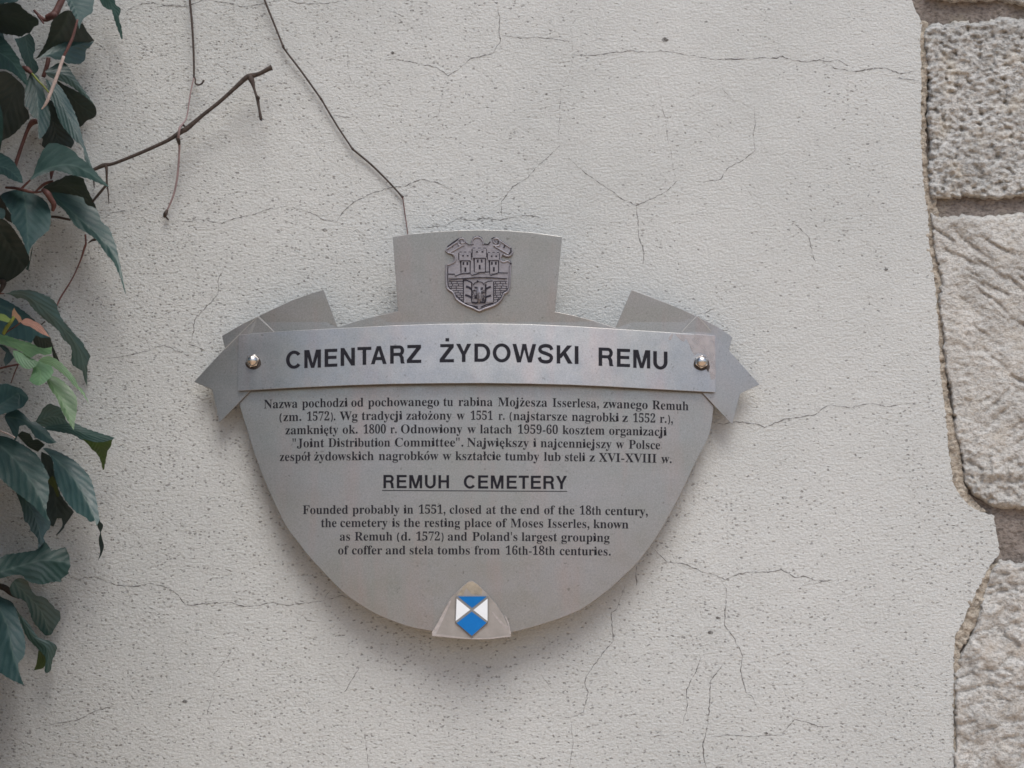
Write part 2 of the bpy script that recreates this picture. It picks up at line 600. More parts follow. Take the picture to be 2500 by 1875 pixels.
# ------------------------------------------------------------------ plastered wall
def C(ox, oy, s, pts):
    return [(ox + x / s, oy + y / s) for x, y in pts]


EDGE = [(2222, -500), (2226.6, 0), (2234, 22), (2250, 54), (2246.5, 90), (2250, 163), (2248, 253), (2249, 362), (2255.5, 452), (2259, 485),
        (2266, 524), (2268, 579), (2270, 608), (2281, 674), (2288, 753), (2291.7, 825), (2297, 916), (2306, 988), (2317, 1100),
        (2328, 1181), (2343.5, 1210), (2365, 1234), (2401, 1251), (2428, 1260), (2429, 1277), (2435, 1313), (2440, 1350),
        (2420.7, 1376), (2396.6, 1420), (2375, 1463), (2349.5, 1521), (2331, 1557), (2328, 1593), (2328, 1709), (2330, 1875), (2334, 2500)]


def jag(pts, step=9.0, amp=1.6, seed=1):
    rnd = random.Random(seed)
    out = [pts[0]]
    for (x0, y0), (x1, y1) in zip(pts, pts[1:]):
        n = max(1, int(math.hypot(x1 - x0, y1 - y0) / step))
        for j in range(1, n + 1):
            t = j / n
            a = amp if j < n else amp * 0.3
            out.append((x0 + (x1 - x0) * t + rnd.uniform(-a, a), y0 + (y1 - y0) * t + rnd.uniform(-a, a)))
    return out


edge_j = jag(EDGE, 6, 2.3, 5)
wall_outline = [(-1700, -500)] + edge_j + [(2334, 4255), (-1700, 4255)]
wall = plate('plaster_wall', wall_outline, lambda x, y: 0.0, 0.03, M['plaster'], None, step=160, bevel=0.0025)
bounce_pav = link_mesh('bounce_pavement', [(-12, 0.03, 0), (12, 0.03, 0), (12, -24, 0), (-12, -24, 0)], [(0, 3, 2, 1)], M['bounce_paving'])  # unseen ground sheet, added to bounce warm light up under the sign
bounce_pav['kind'] = 'structure'
wall['kind'] = 'structure'
wall['label'] = 'pale grey plastered wall with hairline cracks and dark pits behind the metal sign'
wall['category'] = 'wall'

K = []   # (points, width in photograph pixels, faint?)


def k(ox, oy, s, pts, w=2.6, faint=0):
    K.append((C(ox, oy, s, pts), w, faint))


A = (400, 0, 2.765)
k(*A, [(-50, 45), (0, 38), (90, 45), (165, 42), (210, 22), (250, 5), (300, -4)])
k(*A, [(300, 0), (430, 20), (515, 45), (600, 38), (680, 18), (780, 3)])
k(*A, [(515, 60), (600, 58), (660, 40)], 2.0, 1)
k(*A, [(830, -5), (900, 20), (1010, 25), (1110, 22), (1220, 5)])
k(*A, [(1455, 0), (1540, 75), (1610, 110), (1670, 185), (1735, 240), (1760, 310), (1795, 405)], 2.4, 1)
k(*A, [(1490, 405), (1580, 402), (1700, 425), (1840, 455), (1920, 512), (2000, 460), (2070, 395), (2212, 365)], 2.6)
k(*A, [(1920, 512), (1885, 590), (1870, 680), (1860, 765), (1770, 840), (1740, 910), (1710, 975)], 2.2, 1)
k(*A, [(45, 1490), (160, 1495), (230, 1480), (310, 1495), (390, 1510), (470, 1475), (600, 1450), (720, 1405), (830, 1393)], 2.6)
k(*A, [(860, 1400), (935, 1420), (990, 1435), (1080, 1485), (1165, 1497), (1220, 1420), (1300, 1355), (1390, 1310), (1530, 1265), (1640, 1255), (1735, 1208), (1830, 1228), (1900, 1260), (1990, 1310)], 2.6)
k(*A, [(1660, 1535), (1780, 1535), (1890, 1525), (1980, 1478), (2060, 1488), (2212, 1470)], 2.4)
k(*A, [(1145, 778), (1200, 785), (1260, 795)], 2.8)
k(*A, [(1280, 560), (1360, 530), (1520, 495)], 2.2, 1)
k(*A, [(1235, 310), (1245, 480), (1265, 555), (1320, 600), (1325, 660), (1290, 740)], 2.0, 1)
k(*A, [(1300, 835), (1400, 960), (1440, 1030), (1500, 1080), (1520, 1180)], 2.2, 1)
k(*A, [(320, 400), (400, 460), (480, 525)], 3.0, 1)
k(0, 0, 3.16, [(950, 110), (1010, 60), (1100, 30), (1180, 22), (1270, 40), (1450, 45)], 2.4)
B = (1150, 0, 2.011)
k(*B, [(0, 288), (110, 260), (145, 200), (140, 175), (140, 80), (130, 20), (105, 0)], 2.4)
k(*B, [(150, 172), (240, 188), (310, 182), (400, 190), (490, 203)], 2.4)
k(*B, [(540, 40), (520, 90), (487, 125), (495, 200), (497, 265), (497, 310), (480, 370), (440, 440), (437, 540), (430, 660), (440, 710)], 2.2, 1)
k(*B, [(440, 710), (390, 760), (335, 805), (270, 880), (205, 915), (150, 990), (150, 1060)], 2.4)
k(*B, [(500, 268), (600, 272), (700, 258), (780, 250), (870, 258), (930, 248), (1080, 272), (1200, 292), (1340, 290)], 2.5)
k(*B, [(1200, 292), (1340, 290), (1420, 283), (1470, 288), (1530, 278), (1580, 297), (1650, 305), (1710, 293), (1760, 303), (1800, 292), (1850, 325)], 3.2)
k(*B, [(1740, 318), (1800, 338), (1890, 352), (1950, 340), (2030, 332), (2110, 362), (2180, 350)], 3.4)
k(*B, [(2080, 380), (2140, 388), (2200, 395)], 2.6)
k(*B, [(920, 400), (935, 500), (955, 590), (965, 670), (985, 770), (990, 830), (1015, 885)], 2.3, 1)
k(*B, [(1015, 885), (960, 940), (890, 975), (812, 1008), (740, 975), (650, 910), (560, 850), (480, 775)], 2.6)
k(*B, [(812, 1008), (818, 1070), (822, 1160), (850, 1240), (842, 1300)], 2.6)
k(*B, [(1220, 365), (1235, 440), (1290, 495), (1360, 520), (1410, 500)], 2.2, 1)
k(*B, [(1390, 520), (1395, 600), (1385, 660), (1395, 735), (1345, 780), (1255, 830), (1225, 880), (1120, 895)], 2.4)
k(*B, [(1350, 920), (1410, 1000), (1450, 1070)], 2.2, 1)
k(*B, [(1580, 1095), (1660, 1165), (1675, 1240)], 2.6)
k(*B, [(640, 10), (615, 130), (620, 200)], 2.0, 1)
k(*B, [(0, 1080), (60, 1070), (145, 1082), (210, 1065), (265, 1055), (380, 1075)], 2.4)
D = (1700, 600, 2.0733)
k(*D, [(75, 890), (140, 905), (200, 890), (300, 900), (345, 920), (440, 880), (600, 855), (670, 805), (770, 820), (880, 798), (960, 815), (1060, 800), (1130, 800)], 3.0)
k(*D, [(45, 340), (90, 318)], 3.2)
k(*D, [(265, 605), (310, 580)], 3.0)
k(*D, [(345, 920), (350, 960)], 2.4, 1)
k(*D, [(580, 30), (605, 80)], 2.4)
G = (1200, 1300, 2.458)
k(*G, [(960, 90), (1060, 180), (1160, 190), (1270, 240), (1350, 260), (1400, 285), (1470, 255), (1530, 238), (1660, 240), (1740, 222), (1820, 270), (1870, 262), (1950, 290), (2050, 285)], 3.2)
k(*G, [(1380, 285), (1410, 340), (1405, 440), (1400, 560), (1460, 640), (1505, 740), (1495, 830), (1510, 900), (1530, 965), (1560, 980), (1600, 1060)], 3.2)
k(*G, [(1080, 120), (1110, 180), (1150, 200), (1220, 235)], 2.4, 1)
k(*G, [(1260, 740), (1220, 850), (1170, 940), (1175, 1040), (1145, 1160)], 2.4)
k(*G, [(1400, 775), (1315, 890), (1310, 1000), (1300, 1150), (1268, 1270), (1275, 1360), (1290, 1420)], 3.2)
k(*G, [(870, 200), (870, 320)], 2.6)
k(*G, [(800, 320), (750, 460), (720, 480), (730, 650), (640, 760), (570, 860), (560, 900), (580, 960), (550, 1080), (480, 1110), (375, 1098)], 2.6)
k(*G, [(480, 1150), (490, 1270), (465, 1413)], 2.6)
k(*G, [(280, 830), (360, 935), (450, 975)], 2.6, 1)
k(*G, [(820, 1190), (900, 1222), (1040, 1220), (1130, 1195)], 2.8, 1)
k(*G, [(1300, 1230), (1400, 1215), (1550, 1225), (1740, 1215), (1820, 1120), (1900, 1140), (1960, 1165), (2050, 1165)], 2.8)
k(*G, [(1860, 320), (2050, 285)], 2.2)
k(200, 900, 2.514, [(-90, 1290), (0, 1290), (70, 1278), (130, 1300), (200, 1325), (310, 1340), (420, 1318), (530, 1345), (590, 1390), (640, 1455), (720, 1445), (900, 1435), (1000, 1460), (1080, 1455), (1150, 1435), (1260, 1455), (1480, 1425), (1540, 1330)], 3.0)
k(200, 900, 2.514, [(1480, 1425), (1600, 1390), (1680, 1440)], 2.6, 1)
k(0, 680, 4.1475, [(1100, 810), (1320, 770), (1470, 740), (1600, 690), (1659, 675), (1810, 740), (1960, 800)], 2.6)
k(460, 680, 4.485, [(0, 720), (90, 745), (180, 790)], 2.6)
k(460, 680, 4.485, [(10, 710), (40, 680), (70, 450), (180, 330), (320, 180), (330, 0), (420, -180)], 2.6)
k(0, 1500, 2.212, [(230, 605), (340, 585), (420, 570), (520, 520), (620, 495)], 2.8)
k(0, 1500, 2.212, [(1280, 150), (1230, 230), (1150, 330), (1160, 400), (1120, 520), (1140, 640)], 2.6, 1)
k(0, 1500, 2.212, [(1740, 280), (1840, 390)], 2.4, 1)
k(0, 1500, 2.212, [(1940, 290), (1860, 420)], 2.6)
k(0, 1500, 2.212, [(1970, 640), (1990, 830)], 2.6)
k(0, 400, 6.9125, [(1850, 830), (1980, 810), (2090, 790), (2212, 810)], 2.4)
pm = PM()
for i, (pts, w, faint) in enumerate(K):
    j = jag(pts, 7, 1.5, 40 + i)
    n = len(j)
    rr = random.Random(i)
    ws = [0.72 * w * rr.uniform(0.5, 1.35) * min(1.0, 0.35 + 4 * min(q, n - 1 - q) / max(n, 1)) for q in range(n)]
    z = 0.0003 + 0.00002 * (i % 9)
    pm.ribbon(j, ws, lambda x, y, z=z: z, 1 if faint else 0)
# a few larger chips in the plaster
rr = random.Random(77)
for (cx, cy, r) in [(1623, 97, 9), (794, 562, 7), (1006, 25, 5), (958, 129, 5), (1151, 390, 5), (719, 449, 4), (2163, 658, 5), (1915, 1215, 6), (1753, 1508, 6), (1761, 1875, 7), (452, 1713, 7), (1870, 1790, 5), (1735, 1545, 7), (980, 54, 4), (1210, 215, 4), (1581, 232, 4), (1334, 230, 4)]:
    pts = [(cx + r * rr.uniform(0.55, 1.1) * math.cos(a) * 1.15, cy + r * rr.uniform(0.5, 1.0) * math.sin(a) * 0.8) for a in [q * math.pi / 5 for q in range(10)]]
    pm.poly(pts, lambda x, y: 0.0006, 0)
cr = pm.build('crack', [M['crack'], M['faint']], wall)
cr['label'] = 'thin dark hairline cracks and chips'

# ------------------------------------------------------------------ stone quoins on the right
quoin = thing('stone_quoin', 'rough pale limestone quoin blocks with brown mortar joints along the right wall edge', 'stonework', W(2420, 1875, 0))


def rough_stone(name, outline, df, matl, step, parent, label=None, amp_edge=0.010, edge_px=10, jg=4.0):
    ol = jag(outline + [outline[0]], 7, jg, len(name) + len(outline))[:-1]
    xy, faces = fill_grid(ol, step, 0.25)
    p = np.asarray(ol, float)
    dist = seg_dist(xy, p)[0]
    d = np.empty(len(xy))
    for i, (x, y) in enumerate(xy):
        e = min(1.0, dist[i] / edge_px)
        e = 1 - (1 - e) ** 2
        wob = 0.6 + 0.8 * abs(noise.noise(Vector((x / 34, y / 34, 2.2))))
        e = min(1.0, dist[i] / (edge_px * wob)); e = 1 - (1 - e) ** 2
        d[i] = -amp_edge * (1 - e) + df(x, y) * (0.25 + 0.75 * e)
    n = len(xy)
    fr = Wn(xy, d)
    bd = set()
    for t in faces:
        for i in range(3):
            bd.add((t[i], t[(i + 1) % 3]))
    back = {}
    verts = [tuple(v) for v in fr]
    fs = list(faces)
    for a, b in list(bd):
        if (b, a) not in bd:
            for q in (a, b):
                if q not in back:
                    back[q] = len(verts)
                    verts.append((fr[q][0], 0.03, fr[q][2]))
            fs.append((b, a, back[a], back[b]))
    o = link_mesh(name, verts, fs, matl, parent, smooth=True)
    if label:
        o['label'] = label
    return o


def fbm(x, y, s, o=4, seed=0.0):
    return noise.fractal(Vector((x / s, y / s, seed)), 0.9, 2.0, o)


def tool(x, y, ang, period, seed, warp=0.6):
    a = math.radians(ang)
    u = (x * math.cos(a) + y * math.sin(a))
    v = (-x * math.sin(a) + y * math.cos(a))
    ph = v / period + warp * noise.noise(Vector((u / 90, v / 30, seed)))
    m = max(0.0, noise.noise(Vector((u / 70, v / 22, seed + 9))) + 0.35)
    return -(abs(math.sin(math.pi * ph)) ** 6) * min(1.0, m * 1.6)


def d_pitted(x, y):
    v = fbm(x, y, 70, 4, 1.0) * 0.0035 + fbm(x * 0.75, y * 1.25, 14, 4, 2.0) * 0.0040
    p = noise.noise(Vector((x / 15, y / 11, 5.0)))
    v -= max(0.0, p - 0.25) * 0.016
    return 0.004 + v - 0.010 * math.exp(-(((x - 2435) / 9) ** 2 + ((y - 384) / 12) ** 2))


STROKES = []
rs_ = random.Random(31)
for q in range(46):          # chisel strokes: sloping down to the right, the other way in the lower part
    sy = 545 + 390 * rs_.random()
    sx_ = 2270 + 480 * rs_.random()
    ln, an = rs_.uniform(45, 150), math.radians(rs_.uniform(24, 41))
    STROKES.append((sx_, sy, sx_ + ln * math.cos(an), sy + ln * math.sin(an), rs_.uniform(2.4, 5.5), rs_.uniform(0.0020, 0.0050)))
for q in range(30):
    sy = 985 + 110 * rs_.random()
    sx_ = 2350 + 400 * rs_.random()
    ln, an = rs_.uniform(40, 110), math.radians(rs_.uniform(-46, -30))
    STROKES.append((sx_, sy, sx_ + ln * math.cos(an), sy + ln * math.sin(an), rs_.uniform(2.5, 5.0), rs_.uniform(0.002, 0.0045)))


def d_tooled(x, y):
    t = 0.0
    wx, wy = x + 5 * noise.noise(Vector((x / 40, y / 40, 3.3))), y + 5 * noise.noise(Vector((x / 40, y / 40, 8.3)))
    for ax, ay, bx, by, w, dp in STROKES:
        if y < min(ay, by) - 20 or y > max(ay, by) + 20 or x < ax - 20 or x > bx + 20:
            continue
        dx, dy = bx - ax, by - ay
        L2 = dx * dx + dy * dy
        u = ((wx - ax) * dx + (wy - ay) * dy) / L2
        if u < 0 or u > 1:
            continue
        v = ((wx - ax) * dy - (wy - ay) * dx) / math.sqrt(L2) / w       # + is above the stroke
        f = math.sin(math.pi * u) ** 0.5
        if v > 0:
            t = min(t, -dp * f * math.exp(-(v / 0.55) ** 2))       # steep upper lip
        else:
            t = min(t, -dp * f * math.exp(-(v / 1.7) ** 2))        # long lower slope
    low = min(1.0, max(0.0, (y - 1085) / 50))
    return 0.004 + fbm(x, y, 95, 5, 7.0) * 0.0040 + fbm(x * 0.8, y * 1.2, 15, 4, 8.0) * 0.0020 + t + low * fbm(x, y, 22, 4, 4.0) * 0.008


def d_lumpy(x, y):
    return 0.005 + fbm(x, y, 85, 4, 12.0) * 0.0070 + fbm(x, y, 24, 4, 14.0) * 0.0030 - 0.004 * max(0.0, 1 - abs(noise.noise(Vector((x / 85, y / 40, 6.0)))) * 9)


S_TOP = [(2246, -480), (2900, -480), (2900, 10), (2500, 16), (2470, 10), (2440, 2), (2400, 4), (2330, 6), (2290, 2), (2262, -6), (2250, -30)]
S_B = [(2258, 66), (2281, 56), (2310, 58), (2346, 50), (2380, 55), (2415, 52), (2436, 42), (2500, 47), (2900, 44), (2900, 480), (2500, 481), (2425, 486),
       (2360, 481), (2310, 487), (2279, 486), (2274, 470), (2272, 400), (2274, 330), (2268, 260), (2274, 200), (2266, 130), (2256, 90)]
S_C = [(2274, 517), (2290, 522), (2306, 532), (2353, 523), (2400, 530), (2450, 524), (2500, 521), (2900, 524), (2900, 1244), (2500, 1246), (2425, 1239), (2404, 1226),
       (2372, 1206), (2352, 1170), (2346, 1121), (2341, 1072), (2338, 1060), (2333, 1006), (2318, 916), (2310, 862), (2303, 789), (2298, 731), (2303, 672),
       (2286, 620), (2284, 590), (2280, 545)]
S_D = [(2436, 1366), (2457, 1369), (2486, 1374), (2500, 1371), (2900, 1376), (2900, 2480), (2338, 2480), (2335, 1875), (2337, 1745), (2336, 1640), (2350, 1600), (2378, 1550), (2392, 1506), (2408, 1450), (2420, 1400)]
# stones only as wide as a step to the side could show
clipx = lambda pts: [(min(x, 2760) - (8 if x < 2345 and 80 < y < 1180 or (x < 2430 and y > 1390) else 0), y) for x, y in pts]
rough_stone('stone_block', clipx(S_TOP), d_pitted, M['stone'], 7.0, quoin, 'block at the top edge, mostly out of view')
rough_stone('stone_block', clipx(S_B), d_pitted, M['stone'], 4.2, quoin, 'upper pitted grainy block with a small hole')
rough_stone('stone_block', clipx(S_C), d_tooled, M['tooled'], 4.2, quoin, 'tall block with diagonal chisel marks')
rough_stone('stone_block', clipx(S_D), d_lumpy, M['lumpy'], 5.0, quoin, 'lower lumpy block below the dark joint')
MORT = [(2180, -490), (2750, -490), (2750, 4250), (2250, 4250), (2250, 1600), (2340, 1400), (2380, 1300), (2240, 1200), (2200, 600)]
rough_stone('mortar_joint', MORT, lambda x, y: -0.0095 + fbm(x, y, 40, 4, 20.0) * 0.002 + fbm(x * 0.4, y * 1.6, 14, 3, 21.0) * 0.0008, M['mortar'], 8.0, quoin, None, 0.0, 5)
# sandy pointing squeezed between plaster and stone
rim = []
rw = random.Random(4)
edge_c = [p for p in EDGE if 50 < p[1] < 1255 or p[1] > 1370]
ue = [p for p in EDGE if 50 < p[1] < 1255]
le = [p for p in EDGE if p[1] > 1370]
for seg, w0 in ((ue, 17), (le, 22)):
    left = [(x - 12, y) for x, y in seg]
    right = [(x + w0 * rw.uniform(0.6, 1.7), y) for x, y in seg]
    rough_stone('mortar_rim', left + right[::-1], lambda x, y: -0.0020 + fbm(x, y, 20, 4, 30.0) * 0.0042, M['rim_mortar'], 4.2, quoin, 'sandy beige mortar rim beside the plaster', 0.002, 8)

# ------------------------------------------------------------------ metal sign
XC, HW = 1165.0, 690.0
sign = thing('information_sign', 'matt metal cemetery sign with castle crest, Polish and English lettering on the plaster wall', 'sign', W(XC, 1550, 0.05))


def bow(x):
    return 1 - ((x - XC) / HW) ** 2


def dB(x, y):
    return 0.021 + 0.031 * bow(x) + 0.085 * PX * max(0.0, 800 - y)      # the crest panel leans out a little


def off(e, e2=0.0):
    return lambda x, y: dB(x, y) + e + e2 * max(0.0, bow(x))


TH = 0.0016
plate_ol = [(971.6, 759.4), (958.7, 578), (1005, 571), (1060, 566), (1120, 562.5), (1179, 561.4), (1240, 563), (1300, 568), (1372.5, 577.8),
            (1355, 760.8), (1400, 770), (1450, 783), (1502.5, 800), (1541.9, 708), (1585, 723.5), (1626.6, 739.6), (1662, 754), (1697.6, 770.5), (1750, 797), (1788, 823), (1780, 856.4),
            (1752, 900), (1745, 975), (1741.6, 994.6), (1732, 1060), (1697, 1131), (1667, 1195), (1633.5, 1259), (1600, 1315), (1556, 1373), (1525, 1404), (1485, 1440),
            (1428, 1482), (1386, 1502), (1342, 1518), (1296, 1532), (1249, 1543.5), (1200, 1551), (1150, 1553), (1100, 1549), (1054, 1540.5), (1000, 1530), (940, 1508.6), (900, 1488.7), (852, 1457),
            (812.6, 1421), (757, 1361), (729, 1325.6), (697, 1282), (657, 1198), (629.6, 1130.7), (597.8, 1031), (584, 987.5), (577, 950), (549.2, 849.5),
            (542, 820), (590, 792), (645, 765), (712, 733.5), (750, 720), (790, 707.2), (824.5, 799.3), (870, 784), (920, 771)]
ia, ib = plate_ol.index((1741.6, 994.6)), plate_ol.index((584, 987.5))
plate_ol = plate_ol[:ia] + spline(plate_ol[ia:ib + 1], 4) + plate_ol[ib + 1:]       # smooth round bowl
plate('sign_plate', plate_ol, off(0), TH, M['metal'], sign, 30)

tail_l = [(628.3, 772.5), (549, 851), (511, 891.5), (473.8, 932), (518.4, 951.6), (535.8, 1032.3), (572, 995), (609.4, 956.5), (690, 885), (669.6, 810.4)]
tail_r = [(1702, 771.6), (1663, 811.7), (1650, 890), (1713.7, 958), (1750, 997), (1788, 1037), (1807.6, 960.6), (1854.6, 939), (1817, 897.5), (1780, 856.4), (1741, 814)]
plate('ribbon_tail', tail_l, lambda x, y: dB(x, y) + 0.0020 + 0.0016 * min(1.0, max(0.0, (y - 790) / 220)), TH, M['metal'], sign, 26)
plate('ribbon_tail', tail_r, lambda x, y: dB(x, y) + 0.0020 + 0.0016 * min(1.0, max(0.0, (y - 790) / 220)), TH, M['metal'], sign, 26)
for grp in (([(629, 773), (589, 812), (549, 852)], [(631, 772), (650, 790), (669, 810)]), ([(1700, 772.5), (1681, 792), (1664, 811)], [(1703, 773), (1720, 790), (1735, 808)])):
    pm = PM()
    for pts in grp:
        pm.ribbon(pts, 1.6, lambda x, y: dB(x, y) + 0.0029)
    pm.build('fold_line', M['scribe'], sign)

# title strip, bowed a little further out than the plate
strip_top = [(581.5, 818), (625, 813.5), (669.6, 809.8), (760, 804.5), (860, 799.5), (960, 794.5), (1070, 790.8), (1179, 789.5), (1290, 791.5), (1390, 795.8), (1480, 801.4), (1565, 806.8), (1649.5, 812.4), (1748, 818.6)]
strip_bot = [(1748, 958.3), (1650, 953), (1560, 948), (1480, 943.5), (1390, 939.5), (1290, 937), (1180, 935.5), (1070, 936), (960, 937.5), (860, 940.4), (780, 944), (705, 947.6), (640, 951.5), (580, 954.7)]


def dS(x, y):        # flush along its top edge, standing off along the bottom, most in the middle
    b = max(0.0, bow(x))
    return dB(x, 900) + 0.0030 + (0.0042 + 0.0066 * b) * max(0.0, (y - 818 + 28 * b) / 145)


strip = plate('title_strip', strip_top + strip_bot, dS, 0.0018, M['metal'], sign, 26, bevel=0.0005)
pm = PM()
pm.poly(C(1480, 680, 4.365, [(735, 590), (880, 600), (960, 600), (1160, 612), (1165, 800), (1168, 1010), (1160, 1070), (1120, 1075), (1100, 1000), (1080, 900), (1060, 810), (990, 790), (940, 820), (905, 760), (880, 690), (850, 640), (830, 675), (800, 660), (760, 625)]), lambda x, y: dS(x, y) + 0.0004)
pm.poly(C(1480, 680, 4.365, [(665, 630), (700, 585), (715, 600), (690, 655), (668, 660)]), lambda x, y: dS(x, y) + 0.0004)
pm.build('adhesive_residue', M['residue'], strip)
for (cx, cy, rad, ph) in ((617.2, 881.5, 17.0, 0.2), (1711.8, 884.0, 17.0, 0.45)):
    c = Vector(W(cx, cy, dS(cx, cy) + 0.0003))
    v, f = [], []
    r = rad * PX
    prof = [(0.98, 0.0), (1.0, 0.0010), (1.0, 0.0042), (0.90, 0.0054)]
    for s, h in prof:
        for q in range(6):
            a = ph + q * math.pi / 3
            v.append((c.x + r * s * math.cos(a), c.y - h, c.z + r * s * math.sin(a)))
    for i in range(3):
        for q in range(6):
            q2 = (q + 1) % 6
            f.append((i * 6 + q, i * 6 + q2, i * 6 + 6 + q2, i * 6 + 6 + q))
    f.append(tuple(18 + q for q in range(6)))
    nut = link_mesh('hex_nut', v, f, M['steel'], strip)
    b = nut.modifiers.new('edge', 'BEVEL'); b.width = 0.0006; b.segments = 2
    v, f = [], []
    n1, n2 = 20, 7
    for i in range(n2):
        a = i * math.pi / 2 / n2
        for q in range(n1):
            t = 2 * math.pi * q / n1
            v.append((c.x + r * 0.80 * math.cos(a) * math.cos(t), c.y - 0.0050 - 0.0068 * math.sin(a), c.z + r * 0.80 * math.cos(a) * math.sin(t)))
    v.append((c.x, c.y - 0.0118, c.z))
    for i in range(n2 - 1):
        for q in range(n1):
            q2 = (q + 1) % n1
            f.append((i * n1 + q, i * n1 + q2, i * n1 + n1 + q2, i * n1 + n1 + q))
    for q in range(n1):
        f.append(((n2 - 1) * n1 + q, (n2 - 1) * n1 + (q + 1) % n1, len(v) - 1))
    link_mesh('nut_dome', v, f, M['steel'], strip, smooth=True)
    pm = PM()
    pm.poly([(cx + 1 + rad * 1.12 * math.cos(a) * (1.0 + 0.08 * math.sin(3 * a)), cy + 2.5 + rad * 1.08 * math.sin(a)) for a in [q * math.pi / 10 for q in range(20)]], lambda x, y: dS(x, y) + 0.00045)
    if cx > 1000:
        pm.poly(C(1480, 680, 4.365, [(1050, 920), (1075, 900), (1105, 930), (1100, 965), (1070, 970), (1055, 950)]), lambda x, y: dS(x, y) + 0.0005)
        pm.poly(C(1480, 680, 4.365, [(1072, 960), (1095, 965), (1092, 995), (1078, 985)]), lambda x, y: dS(x, y) + 0.0005)
    pm.build('bolt_dark_patch', M['bolt_dark'], strip)

